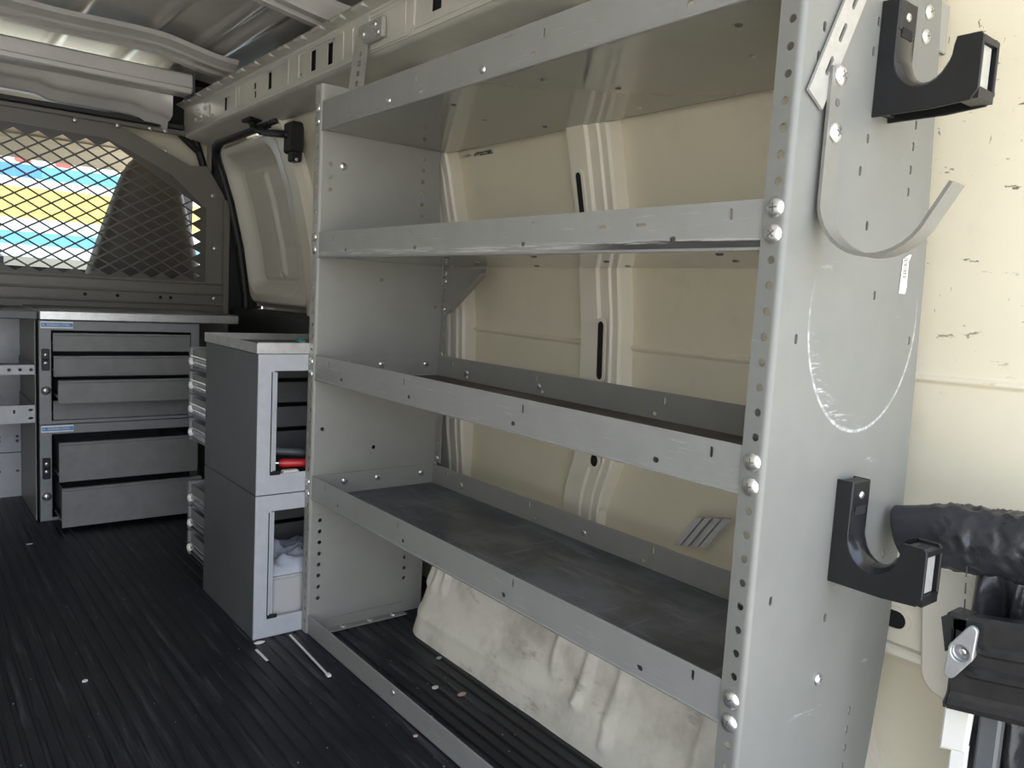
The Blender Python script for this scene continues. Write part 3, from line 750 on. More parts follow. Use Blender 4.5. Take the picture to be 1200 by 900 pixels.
# ================================================================== SHELVING UNIT
su = thing('shelving_unit', 'large grey steel shelving unit with four lipped shelves along the right wall', 'shelving', (0, 0, 0))
def rear_x(z):
    P = [(0, .205), (.06, .245), (.158, .290), (.33, .312), (.494, .316), (.658, .310), (.814, .302), (1.01, .282), (1.14, .268)]
    for (a, xa), (b_, xb) in zip(P, P[1:]):
        if z <= b_: return xa + (xb - xa) * (z - a) / (b_ - a)
    return P[-1][1]
edge = [(rear_x(z), z) for z in [1.139 * k / 30 for k in range(31)]]
HZ = [.863 - .0254 * k + .0 for k in range(-12, 35)]       # one-inch holes
SHELF = [(1.049, .055, 'lip', None), (.798, .0495, 'lip2', None), (.548, .050, 'lip', 'deck3'), (.2975, .0475, 'lip', 'deck4')]
SCZ = [.8376, .8122, .5836, .5582, .3296, .3042, 1.0916, 1.0662]
def side_panel(y, holes, fl_shift):
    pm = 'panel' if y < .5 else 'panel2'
    out = [(.006, 0)] + [(max(x_, .285) if y > .5 else max(x_, .262), z_) for x_, z_ in edge] + [(.006, 1.139)]
    p = plate('side_panel', out, holes, .002, (0, y + .001, 0), (1, 0, 0), (0, 0, 1), pm, su)
    # bent front corner and drilled flange
    b = MB(); n = 6; vs = []
    for z in (0, 1.139):
        for k in range(n + 1):
            a = PI + PI / 2 * k / n; vs.append((.006 + .006 * math.cos(a), y + .006 + .006 * math.sin(a), z))
    b.add(vs, [(k, k + 1, n + 2 + k, n + 1 + k) for k in range(n)], 0, True)
    b.link('bent_corner', pm, p)
    fh = [circ(.0125, z, .0042, 12) for z in HZ if .02 < z < 1.13 and not any(abs(z - s_) < .004 for s_ in SCZ)]
    plate('drilled_flange', [(.006, 0), (.0265, 0), (.0265, 1.139), (.006, 1.139)], fh, .002, (.001, y, 0), (0, 1, 0), (0, 0, 1), pm, p)
    return p
near_sl = [(.036, 1.014), (.137, 1.044), (.132, 1.013), (.138, .925), (.129, .89), (.155, .835), (.187, .761), (.037, .71), (.282, .711), (.241, .957), (.240, .933), (.240, .907),
           (.036, .434), (.151, .391), (.276, .446), (.232, .254), (.230, .230), (.231, .206), (.229, .182), (.229, .158), (.03, .985), (.24, .882)]
pn = side_panel(0, [slot(x, z, .0055, .0105) for x, z in near_sl], 0)
far_sl = [(.024, z) for z in (.985, .96, .935, .246, .222, .198, .173, .149, .125, .1, .075)] + [(.242, z) for z in (1.027, 1.003, .979, .954, .930, .905)] + \
         [(.149, .76), (.289, .707), (.023, .442), (.145, .395), (.236, .13), (.236, .105), (.236, .081)]
pf = side_panel(L, [circ(x, z, .0045, 10) for x, z in far_sl], 0)
for z in SCZ[:6]: screw((-.0002, .0125, z), (-1, 0, 0), .0098, pn)
for z in SCZ: screw((-.0002, L + .0125, z), (-1, 0, 0), .0085, pf)
screw((.052, L, .985), (0, -1, 0), .008, pf); 
for x, z in ((.242, 1.081), (.240, 1.054)): screw((x, -.0002, z), (0, -1, 0), .0085, pn)
screw((.148, -.0002, .318), (0, -1, 0), .0075, pn)
# rear angle and gusset at the far end
for z0, z1 in ((.60, .80), (.35, .548)):
    plate('rear_angle', [(0, z0), (.022, z0), (.022, z1), (0, z1)], [circ(.011, z0 + .02 + .0254 * k, .003, 8) for k in range(int((z1 - z0 - .02) / .0254))], .002, (D + .004, L - .002, 0), (0, -1, 0), (0, 0, 1), 'grey', su)
b = MB(); b.prism([(L - .02, .795), (.895, .795), (.90, .780), (1.015, .70), (L - .02, .69)], (D + .002, 0, 0), (0, 1, 0), (0, 0, 1), Vector((1, 0, 0)), .003)
b.ribbon([(D - .004, .897, .786), (D - .004, 1.012, .702)], (.016, 0, 0), .002); b.link('gusset', 'grey', su)
for z in (.784, .766, .704, .60, .575, .53, .36, .33): screw((D + .002, L - .013, z), (-1, 0, 0), .007, su)

def shelf(i):
    zd, lh, lm, deck = SHELF[i]
    s_ = MB(); s_.bbox(.003, D, .003, L - .001, zd, zd + .0025, .0008)
    o = s_.link('shelf', 'gloss' if i < 2 else 'grey', su)
    vs_ = [.066, .386, .708, 1.0]; hs = [.142, .406, .690, .942]
    sl = []
    for y in vs_: sl.append(slot(y, zd + .036, .005, .012))
    for y in hs: sl.append(slot(y, zd + .0125, .010, .0065))
    if i == 1: sl += [slot(.251, zd + .030, .020, .004), slot(.19, zd + .030, .016, .004)]
    rnd = .0015
    plate('front_lip', [(.004, zd - .001), (L - .002, zd - .001), (L - .002, zd + lh), (.004, zd + lh)], sl, .002, (.0032, 0, 0), (0, 1, 0), (0, 0, 1), lm, o)
    plate('rear_lip', [(.004, zd), (L - .002, zd), (L - .002, zd + lh), (.004, zd + lh)], sl, .002, (D - .001, 0, 0), (0, 1, 0), (0, 0, 1), 'grey', o)
    plate('end_lip', [(.005, zd), (D - .002, zd), (D - .002, zd + lh), (.005, zd + lh)], [], .002, (0, L - .003, 0), (1, 0, 0), (0, 0, 1), 'panel2', o)
    plate('end_lip', [(.005, zd), (D - .002, zd), (D - .002, zd + lh), (.005, zd + lh)], [], .002, (0, .0045, 0), (1, 0, 0), (0, 0, 1), 'panel2', o)
    # folded bottom bead
    b = MB(); b.tube([(.0030, .004, zd), (.0030, L - .002, zd)], .0022, 6); b.link('folded_edge', 'lip', o)
    if deck:
        b = MB(); b.bbox(.006, D - .004, .008, L - .006, zd + .0025, zd + .0045, .0008); b.link('deck_surface', deck, o)
        for x in (.075, .155, .268): screw((x, L - .0042, zd + .030), (0, -1, 0), .0075, o)
        screw((D - .002, L - .12, zd + .022), (-1, 0, 0), .0075, o)
        screw((D - .002, .55 if i == 3 else .70, zd + .022), (-1, 0, 0), .006, o)
    else:
        for k in range(9):
            x = .06 + .20 * (k % 3) / 2; y = .12 + .28 * (k // 3) + .05 * (k % 2)
            q = MB(); q.lathe([(.005, 0), (.004, .0012), (.001, .0016)], (x, y, zd), (0, 0, -1), 8); q.link('rivet', 'zinc' if k % 2 else 'dark', o)
    return o
shs = [shelf(i) for i in range(4)]
for y in (.795, .52): 
    q = MB(); q.lathe([(.006, 0), (.005, .002), (.001, .003)], (.002, y, 1.063), (-1, 0, 0), 10); q.link('rivet', 'zinc', shs[0])
# kick rail on the floor and its end bracket
b = MB(); b.bbox(.002, .006, .004, L - .001, .0, .042, .001); b.bbox(.002, .02, .004, L - .001, .0, .003, .001)
kr = b.link('kick_rail', 'lip', su); kr['label'] = 'low grey rail across the floor between the end panels'
screw((.0018, .70, .030), (-1, 0, 0), .005, kr)
b = MB(); b.bbox(.012, .235, L - .022, L - .001, .0, .004, .001); b.bbox(.012, .235, L - .004, L - .001, .0, .026, .001); fb = b.link('floor_bracket', 'grey', su)
for x in (.035, .08, .145, .205): screw((x, L - .012, .004), (0, 0, 1), .008, fb)

# diagonal braces to the roof rail
def brace(p0, p1, wv, name_label, slots, nrm, pads):
    t = thing('brace_strap', name_label, 'brace', p0, 'slotted braces from shelving to roof')
    p0, p1 = Vector(p0), Vector(p1); V = (p1 - p0).normalized(); U = Vector(nrm).cross(V).normalized() * -1; Ln = (p1 - p0).length
    hw = wv / 2
    hl = [slot(0, .028 + .040 * k, .0055, .022) for k in range(int((Ln - .03) / .040))]
    plate('strap', [(-hw, -.012), (hw, -.012), (hw, Ln + .01), (-hw, Ln + .01)], hl, .003, p0, U, V, 'strap', t)
    return t
tb = brace((.072, 1.06, 1.135), (.150, 1.19, 1.285), .030, 'short slotted galvanised brace from far end panel top to roof rail', 4, (-.55, -.83, .1), 0)
b = MB(); b.bbox(.146, .157, 1.095, 1.205, 1.270, 1.315, .003); b.link('mounting_plate', 'strap', tb)
for y, z in ((1.18, 1.292), (1.128, 1.302), (1.115, 1.283)): screw((.1455, y, z), (-1, 0, 0), .009, tb)
ts = brace((.030, -.0035, .953), (.165, -.0035, 1.215), .030, 'long slotted galvanised brace running up the near end panel to the roof', 8, (0, -1, 0), 0)

# ---- J-shaped metal strip hook
jh = thing('strip_hook', 'J shaped grey metal strip hook on the upper near end panel', 'hook', (.056, -.006, .79))
pts = [(.056, -.0068, .978), (.056, -.0068, .90), (.056, -.0068, .850)]
cx, cz, r = .062, .850, .0555
for k in range(1, 17):
    a = PI + (PI * .86) * k / 16; pts.append((.056, -(cx + r * math.cos(a)), cz + r * math.sin(a)))
e = Vector(pts[-1]); d = (e - Vector(pts[-2])).normalized(); pts.append(tuple(e + d * .036))
b = MB(); b.ribbon(pts, (.025, 0, 0), .0035); b.link('strip', 'hookstrip', jh)
for z in (.971, .916): screw((.057, -.0085, z), (0, -1, 0), .0105, jh)
b = MB(); b.lathe([(.004, 0), (.004, .0006)], (.057, -.0086, .945), (0, -1, 0), 10); b.link('bolt_hole', 'dark', jh)

# ---- black plastic ladder hooks
def ladder_hook(x0, zb, label, facing_up):
    t = thing('ladder_hook', label, 'hook', (x0 + .0195, 0, zb), 'black plastic hooks on the near end panel')
    x1 = x0 + .039; H, Dp, T = .118, .104, .066       # height of base, reach, height of tip
    cin = []                                           # inner U: from base front down, round, up to the tip
    cx, cz, rr_ = .048, .062, .030
    inner = [(.019, .082)]
    for k in range(13):
        a = PI + PI * k / 12 * 1.0; inner.append((cx + .029 * math.cos(a), .058 + .034 * math.sin(a)))
    inner += [(.079, T)]
    side = [(0, 0), (0, H), (.019, H)] + inner + [(Dp - .003, T), (Dp, T - .004), (Dp, .012), (Dp - .006, .003), (.06, 0)]
    for k, xx in enumerate((x0, x1 - .004)):
        c = plate('cheek', [(-d_, z_) for d_, z_ in side], [], .004, (xx + .002, 0, zb), (0, 1, 0), (0, 0, 1), 'blackpl', t, .0008)
    # rounded saddle between the cheeks (glossy)
    b = MB(); n = 8; vs = []
    path = [(.019, .088)] + inner[1:]
    for i, (d_, z_) in enumerate(path):
        a0 = path[max(i - 1, 0)]; a1 = path[min(i + 1, len(path) - 1)]
        tx, tz = a1[0] - a0[0], a1[1] - a0[1]; l = math.hypot(tx, tz); nx, nz = -tz / l, tx / l
        # normal towards the inside of the U
        bul = .007 * min(1, i / 2) * (1 if i < len(path) - 3 else .4)
        for k in range(n + 1):
            u = k / n; s_ = math.sin(PI * u) ** .7
            vs.append((x0 + .001 + (.037) * u, -(d_ - nx * 0 + nx * bul * s_), zb + z_ + nz * bul * s_))
    m = n + 1
    b.add(vs, [(i * m + k, i * m + k + 1, (i + 1) * m + k + 1, (i + 1) * m + k) for i in range(len(path) - 1) for k in range(n)], 0, True)
    b.link('saddle', 'blacksat', t)
    b = MB(); b.bbox(x0 + .0005, x1 - .0005, -.0196, -.003, zb + .086, zb + H - .0004, .001); b.bbox(x0 + .002, x1 - .002, -.008, -.0005, zb + .004, zb + .09, .001); b.link('base_block', 'blackpl', t)
    b = MB(); b.box(x0 + .010, x1 - .010, -Dp + .0035, -.079, zb + .016, zb + T - .010); b.link('tip_glint', 'strap', t)  # pale box stands in for light caught inside the hollow black tip
    b = MB(); b.box(x0 + .002, x1 - .002, -Dp, -.080, zb + T - .009, zb + T - .003); b.link('tip_cap', 'blackpl', t)
    b = MB(); b.box(x0 + .002, x1 - .002, -Dp, -.085, zb + .004, zb + .015); b.link('tip_base', 'blackpl', t)
    b = MB(); b.prism(slot(0, 0, .022, .010, 8), (x0 + .0195, -.091, zb + T - .0029), (1, 0, 0), (0, 1, 0), Vector((0, 0, 1)), .0004); b.link('tip_hole', 'void', t)
    b = MB(); b.prism([(-.012, 0), (.012, 0), (.010, .010), (-.010, .010)], (x0 + .0195, -.0198, zb + .080), (1, 0, 0), (0, 0, 1), Vector((0, -1, 0)), .0006); b.link('saddle_hole', 'void', t)
    screw((x0 + .0195, -.0195, zb + .102), (0, -1, 0), .0045, t)
    return t
ladder_hook(.140, .9475, 'black plastic U hook high on the near end panel', True)
ladder_hook(.1465, .436, 'black plastic U hook low on the near end panel beside the vinyl bag', False)

# ---- barcode sticker
st_ = plate('barcode_sticker', [(0, 0), (.015, 0), (.017, .008), (.0155, .038), (.021, .046), (.016, .046), (.002, .040), (.0005, .012)], [], .0004, (.242, -.0008, .766), (1, 0, 0), (0, 0, 1), 'paper')
tag(st_, 'small torn white barcode sticker on the near end panel', 'sticker')
b = MB(); z = .783
for k in range(11):
    h = random.choice((.0006, .0010, .0014)); b.box(.2462, .2545, -.0012, -.0009, z, z + h); z += h + .0012
b.link('barcode', 'ink', st_)

# ================================================================== MIDDLE CABINET (two stacked open carcasses)
X0, X1, Y0, Y1 = -.1055, .27, 1.0935, 1.422
def carcass(z0, z1, label, nd, pitch):
    t = thing('drawer_cabinet', label, 'cabinet', ((X0 + X1) / 2, (Y0 + Y1) / 2, z0), )
    b = MB(); b.bbox(X0, X0 + .003, Y0, Y1, z0, z1, .0008); b.link('side_panel', 'darkgrey', t)
    b = MB(); b.bbox(X1 - .003, X1, Y0, Y1, z0, z1, .0008); b.link('side_panel', 'darkgrey', t)
    b = MB(); b.bbox(X0 + .003, X1 - .003, Y0 + .003, Y1, z1 - .004, z1 - .001, .0008); b.link('top_panel', 'darkgrey', t)
    b = MB(); b.bbox(X0 + .003, X1 - .003, Y0 + .003, Y1, z0 + .001, z0 + .030, .0008); b.link('bottom_panel', 'darkgrey', t)
    fw = .034
    plate('front_frame', [(X0, z0), (X1, z0), (X1, z1), (X0, z1)], [[(X0 + fw, z0 + .042), (X1 - fw, z0 + .042), (X1 - fw, z1 - .034), (X0 + fw, z1 - .034)]], .003, (0, Y0 - .0015, 0), (1, 0, 0), (0, 0, 1), 'silver', t, .0006)
    b = MB(); b.bbox(X0 + fw - .004, X0 + fw + .008, Y0, Y0 + .012, z0 + .048, z1 - .036, .0015); b.link('stile', 'silver', t)
    for k in range(nd):
        za = z0 + .036 + k * pitch + (.012 if nd == 3 else 0); bk_y = Y0 + .235
        b = MB(); b.bbox(X0 + .010, X1 - .010, bk_y, bk_y + .003, za, za + pitch - .010, .0008); d = b.link('drawer', 'drawer', t)
        b = MB(); b.bbox(X0 + .010, X0 + .012, bk_y + .003, 1.560, za, za + pitch - .012, .0005); b.bbox(X1 - .012, X1 - .010, bk_y + .003, 1.560, za, za + pitch - .012, .0005); b.bbox(X0 + .012, X1 - .012, bk_y + .003, 1.560, za, za + .002, .0005); b.link('tray', 'drawer', d)
        b = MB(); b.bbox(X0 + .006, X1 - .006, 1.558, 1.575, za - .003, za + pitch - .006, .0025); b.link('drawer_front', 'frame', d)
        for zz, hh in ((.010, .010), (.027, .007)):
            b = MB(); b.bbox(X0 + .0035, X0 + .0095, Y1 - .16, 1.557, za + zz, za + zz + hh, .0012); b.link('slide', 'chrome', d)
        b = MB(); b.bbox(X0 + .0050, X0 + .0096, Y1 - .02, 1.557, za + .021, za + .026, .0008); b.link('slide_web', 'zinc', d)
        b = MB(); b.lathe([(.0105, 0), (.009, .004), (.004, .006), (.001, .0065)], (X0 + .0035, 1.545, za + .020), (-1, 0, 0), 10); b.link('roller', 'white', d)
    b = MB(); b.box(X0 + .0275, X0 + .0295, Y0 - .0036, Y0 - .002, z0 + .045, z1 - .036); b.box(X0 + .028, X0 + .050, Y0 - .0036, Y0 - .0015, z0 + .040, z0 + .048); b.link('groove', 'void', t)
    return t
carcass(.0, .305, 'lower dark grey cabinet on the floor with a boxed bag inside', 3, .0640)
carcass(.307, .597, 'upper dark grey cabinet holding screwdrivers, against the far end panel', 4, .0590)
tr = thing('top_tray', 'bright aluminium edged tray on top of the dark grey dark cabinet', 'tray', ((X0 + X1) / 2, 1.25, .597))
b = MB(); b.bbox(X0, X1, Y0, Y1, .598, .604, .001); b.link('tray_base', 'dark', tr)
b = MB(); b.bbox(X0 - .002, X1, Y0 - .004, Y0 - .001, .598, .621, .001); b.link('rim', 'alu', tr)
b = MB(); b.bbox(X0 - .004, X0 - .001, Y0 - .004, Y1, .598, .619, .001); b.link('rim', 'alu', tr)
b = MB(); b.bbox(X0, X1, Y1 - .003, Y1, .598, .619, .001); b.link('rim', 'alu', tr)
b = MB(); b.bbox(-.013, -.002, 1.094, 1.11, .605, .622, .003); tag(base_origin(b.link('plastic_clip', 'orange')), 'tiny orange plastic clip in the tray corner', 'clip')
b = MB(); b.bbox(-.012, .004, 1.113, 1.134, .605, .628, .003); tag(base_origin(b.link('bottle_cap', 'teal')), 'small teal plastic cap behind the orange clip', 'cap')

# contents
def screwdriver(p, d, hm, label):
    t = thing('screwdriver', label, 'screwdriver', p, 'tools in the upper dark grey cabinet'); p = Vector(p); d = Vector(d).normalized()
    b = MB(); b.lathe([(.001, 0), (.008, .002), (.010, .02), (.0085, .045), (.010, .075), (.0065, .085)], p, d, 10); b.link('handle', hm, t)
    b = MB(); b.lathe([(.003, .084), (.003, .118), (.0015, .124)], p, d, 8); b.link('shaft', 'chrome', t); return t
screwdriver((.040, 1.112, .360), (-1, .22, .03), 'red', 'screwdriver with red handle in the upper dark grey cabinet')
screwdriver((.045, 1.165, .370), (-1, .25, .10), 'darkgrey', 'dark handled screwdriver behind the red one')
b = MB(); b.bbox(-.072, .03, 1.118, 1.30, .3372, .3475, .002); tag(base_origin(b.link('flat_case', 'blackpl')), 'flat black case under the screwdrivers', 'case')
b = MB(); b.bbox(-.045, -.010, 1.0965, 1.116, .3374, .352, .003); tag(base_origin(b.link('white_block', 'white')), 'small white block at the front of the upper dark grey cabinet', 'block')
b = MB(); b.bbox(-.070, .15, 1.108, 1.30, .0305, .115, .002); b.bbox(-.071, .151, 1.107, 1.301, .115, .121, .002); tag(base_origin(b.link('storage_box', 'box')), 'pale grey lidded box at the bottom of the lower dark grey cabinet', 'box')
def crumple(x0, x1, y0, y1, z0, h, seed, n=22):
    b = MB(); vs = []
    for j in range(n + 1):
        for i in range(n + 1):
            u, v = i / n, j / n; e = min(u, 1 - u, v, 1 - v) * 4; e = min(1, e) ** .5
            q = noise.noise(Vector((u * 5, v * 5, seed))) * .5 + noise.noise(Vector((u * 11, v * 11, seed))) * .25
            vs.append((x0 + (x1 - x0) * u + .004 * q, y0 + (y1 - y0) * v + .004 * q, z0 + .001 + e * h * (.65 + q)))
    m = n + 1; b.add(vs, [(j * m + i, j * m + i + 1, (j + 1) * m + i + 1, (j + 1) * m + i) for j in range(n) for i in range(n)], 0, True)
    b.add([(x0, y0, z0), (x1, y0, z0), (x1, y1, z0), (x0, y1, z0)], [(0, 1, 2, 3)]); return b
tag(base_origin(crumple(-.068, .12, 1.110, 1.29, .1212, .045, 3.1).link('plastic_bag', 'groundbag')), 'crumpled pale plastic bag on the lidded box', 'bag')

# ================================================================== FAR DRAWER CABINETS, WORKTOP, LEFT SHELVES
FX0, FX1, FY = -.343, .108, 2.185
def face_text(txt, x, z, parent, size):
    me = text_mesh(txt, size, (x, FY - .0056, z), (1, 0, 0), (0, 0, 1)); return link('lettering', me, 'white', parent)
def drawer_cabinet(z0, z1, rows, label, lock):
    t = thing('drawer_cabinet', label, 'cabinet', ((FX0 + FX1) / 2, 2.36, z0))
    b = MB(); b.bbox(FX0, FX0 + .003, FY, 2.53, z0, z1, .001); b.link('side_panel', 'darkgrey', t)
    b = MB(); b.bbox(FX1 - .003, FX1, FY, 2.53, z0, z1, .001); b.link('side_panel', 'darkgrey', t)
    b = MB(); b.bbox(FX0, FX1, 2.527, 2.53, z0, z1, .001); b.link('back_panel', 'darkgrey', t)
    fo = [(FX0 + .031, z0 + .010), (FX1 - .026, z0 + .010), (FX1 - .026, z1 - .028), (FX0 + .031, z1 - .028)]
    plate('front_frame', [(FX0, z0), (FX1, z0), (FX1, z1), (FX0, z1)], [fo], .004, (0, FY, 0), (1, 0, 0), (0, 0, 1), 'frame', t, .0008)
    for (za, zb, out) in rows:
        xa, xb = FX0 + .035, FX1 - .029
        yf = FY - out
        b = MB(); b.bbox(xa, xb, yf - .003, yf + .003, za, zb, .0015); d = b.link('drawer', 'drawer', t)
        b = MB(); b.bbox(xa, xb, yf - .006, yf + .008, zb - .008, zb, .002); b.link('pull_edge', 'drawer', d)
        b = MB(); b.bbox(xa + .012, xa + .014, yf + .003, 2.50, za + .006, zb - .014, .0005); b.bbox(xb - .014, xb - .012, yf + .003, 2.50, za + .006, zb - .014, .0005); b.bbox(xa + .012, xb - .012, yf + .003, 2.50, za + .004, za + .006, .0005); b.bbox(xa + .012, xb - .012, 2.49, 2.50, za + .006, zb - .014, .0005)
        b.link('tray', 'darkgrey', d)
        b = MB(); b.bbox(xa + .001, xa + .011, yf + .004, 2.50, za + .014, za + .024, .001); b.link('slide', 'blackmetal', d)
        b = MB(); b.bbox(xb - .011, xb - .001, yf + .004, 2.50, za + .014, za + .024, .001); b.link('slide', 'blackmetal', d)
        b = MB(); b.lathe([(.005, 0), (.004, .004), (.001, .005)], (xa + .004, yf + .018, za + .02), (-1, 0, 0), 8); b.link('roller', 'zinc', d)
    lp = plate('lock_plate', rrect(FX0 + .006, FX0 + .027, z1 - lock[0] - .064, z1 - lock[0], .004), [], .005, (0, FY - .003, 0), (1, 0, 0), (0, 0, 1), 'blackpl', t, .001)
    for dz in (.018, .042): screw((FX0 + .0165, FY - .0056, z1 - lock[0] - dz), (0, -1, 0), .0055, lp)
    q = MB(); q.box(FX0 + .010, FX0 + .023, FY - .0062, FY - .0056, z1 - lock[0] - .035, z1 - lock[0] - .029); q.link('latch_slot', 'void', lp)
    b = MB(); b.lathe([(.013, 0), (.013, .003), (.010, .004), (.010, .005), (.008, .008), (.001, .0085)], (FX0 + .0165, FY - .002, z1 - lock[1]), (0, -1, 0), 14); k = b.link('lock_cylinder', 'zinc', t)
    b = MB(); b.box(FX0 + .0155, FX0 + .0175, FY - .0112, FY - .0095, z1 - lock[1] - .005, z1 - lock[1] + .005); b.link('keyway', 'dark', k)
    # blue maker's label
    lx0, lx1, lz = FX0 + .004, FX0 + .088, z1 - .012
    lb = plate('maker_label', [(lx0, lz - .010), (lx1, lz - .010), (lx1, lz + .010), (lx0, lz + .010)], [], .0012, (0, FY - .0032, 0), (1, 0, 0), (0, 0, 1), 'paper', t); lb['label'] = 'blue and white maker label'
    q = MB(); q.box(lx0 + .002, lx1 - .001, FY - .0052, FY - .0038, lz - .0058, lz + .0058); q.link('blue_band', 'blue', lb)
    face_text('A  ADRIAN STEEL', lx0 + .004, lz, lb, .0092)
    return t
drawer_cabinet(.292, .598, [(.508, .563, .002), (.434, .496, .012), (.364, .432, .088), (.304, .362, .002)], 'upper grey four drawer cabinet with third drawer pulled out', (.082, .205))
drawer_cabinet(.0, .290, [(.136, .252, .096), (.012, .127, .138)], 'lower grey two drawer cabinet on the floor, both drawers pulled out', (.098, .215))
b = MB(); b.bbox(FX0 - .0, .232, 2.172, 2.54, .600, .628, .003); wt = tag(base_origin(b.link('worktop', 'alu')), 'bright edged worktop across the top of the far drawer cabinets', 'worktop')
b = MB(); b.bbox(FX0 + .002, .226, 2.176, 2.538, .6285, .6305, .0005); o = b.link('top_sheet', 'darkgrey', wt)
b = MB(); b.bbox(-1.30, FX0 - .002, 2.190, 2.54, .600, .626, .003); tag(base_origin(b.link('worktop', 'darkgrey')), 'dark worktop over the open trays at the far left', 'worktop')
# open tray unit on the far left
lt = thing('tray_rack', 'grey steel tray rack with two lipped trays left of the drawer cabinets', 'rack', (-.82, 2.36, 0))
b = MB(); b.bbox(-.352, -.349, 2.20, 2.53, 0, .599, .001); b.link('side_panel', 'grey', lt)
b = MB(); b.bbox(-1.30, -1.297, 2.20, 2.53, 0, .599, .001); b.link('side_panel', 'grey', lt)
bp_ = plate('back_panel', [(-1.297, 0), (-.352, 0), (-.352, .599), (-1.297, .599)], [circ(-.362 - .05 * i, z, .005, 8) for i in range(6) for z in (.20, .185, .085)], .002, (0, 2.528, 0), (1, 0, 0), (0, 0, 1), 'silver', lt)
b = MB(); b.box(-1.297, -.352, 2.525, 2.527, .146, .149); b.link('seam', 'dark', bp_)
for z0, h in ((.440, .028), (.298, .052)):
    b = MB(); b.bbox(-1.297, -.353, 2.195, 2.52, z0, z0 + .002, .0005); o = b.link('tray', 'grey', lt)
    hl = [circ(-.362 - .027 * k, z0 + h / 2, .005, 8) for k in range(34)] if h < .04 else [slot(-.364, z0 + .038, .012, .007), slot(-.364, z0 + .014, .012, .007)] + [slot(-.405 - .12 * k, z0 + .034, .006, .012) for k in range(7)]
    plate('front_lip', [(-1.296, z0), (-.353, z0), (-.353, z0 + h), (-1.296, z0 + h)], hl, .002, (0, 2.192, 0), (1, 0, 0), (0, 0, 1), 'silver', o)
    plate('rear_lip', [(-1.296, z0), (-.353, z0), (-.353, z0 + h + .01), (-1.296, z0 + h + .01)], hl, .002, (0, 2.518, 0), (1, 0, 0), (0, 0, 1), 'silver', o)
    b = MB(); b.bbox(-.356, -.354, 2.195, 2.518, z0, z0 + h, .0005); b.link('end_lip', 'grey', o)

# ================================================================== REAR RIGHT: bag, jack bracket, wing nut
bag = thing('tool_bag', 'black vinyl roll bag strapped to the wall at the lower right', 'bag', (.26, -.12, .09))
def roll():
    b = MB(); n, seg = 110, 48; vs = []
    for i in range(n + 1):
        t = i / n; y = -.016 - .26 * t; r = .0285 + .004 * math.sin(t * 5) + .006 * t
        if i == 0: r *= .85
        for k in range(seg):
            a = 2 * PI * k / seg
            q = noise.noise(Vector((t * 4, math.cos(a) * 1.3, math.sin(a) * 1.3))) * .0035 + (1 - abs(noise.noise(Vector((t * 16, math.cos(a) * 2.2, math.sin(a) * 2.2 + 4)))) * 2.2) * .0035 * sstep(.08, .3, t)
            fold = .003 * math.sin(a * 4 + t * 30) * sstep(.30, .55, t) * (0.5 - 0.5 * math.sin(a))
            rr = r + q + fold
            ex = 1.15 if abs(math.sin(a)) > .5 else 1
            vs.append((.276 + rr * .80 * math.cos(a), y + .010 * math.sin(a), .480 + .036 * t + rr * 1.05 * math.sin(a)))
    b.add(vs, [(i * seg + k, i * seg + (k + 1) % seg, (i + 1) * seg + (k + 1) % seg, (i + 1) * seg + k) for i in range(n) for k in range(seg)], 0, True)
    b.add(vs[:seg], [tuple(range(seg))], 0); b.add(vs[-seg:], [tuple(range(seg))], 0); return b
roll().link('roll', 'vinyl', bag)
def drape():
    b = MB(); ny, nz = 80, 80; vs = []
    for j in range(nz + 1):
        t = j / nz; z = .480 - .38 * t
        for i in range(ny + 1):
            u = i / ny; y = -.098 - .022 * t - .16 * u
            f = .010 * math.sin(u * 17 + t * 2.2 + math.sin(t * 4)) + .006 * math.sin(u * 31 - t * 3) + .006 * noise.noise(Vector((u * 6, t * 6, 2))) + .004 * (1 - 2 * abs(noise.noise(Vector((u * 9 + t * 5, t * 3 - u * 4, 7)))))
            x = .294 + .004 * t - f * sstep(0, .12, t) - .012 * sstep(0, .25, u) * (1 - .5 * t)
            vs.append((x, y, z + .01 * u))
    m = ny + 1
    fs = [(j * m + i, j * m + i + 1, (j + 1) * m + i + 1, (j + 1) * m + i) for j in range(nz) for i in range(ny)]
    off = len(vs); vs2 = [(x + .012, y, z) for x, y, z in vs]
    b.add(vs + vs2, fs + [tuple(q + off for q in f) for f in fs] + [(j * m, (j + 1) * m, off + (j + 1) * m, off + j * m) for j in range(nz)], 0, True); return b
drape().link('flap', 'vinyl', bag)
b = MB(); pts = [(.246, -.106 - .022 * k / 20, .470 - .37 * k / 20) for k in range(21)]
for k in range(20):
    p, q = Vector(pts[k]), Vector(pts[k + 1]); b.tube([p.lerp(q, .1), p.lerp(q, .75)], .0008, 5)
b.link('stitching', 'dash', bag)

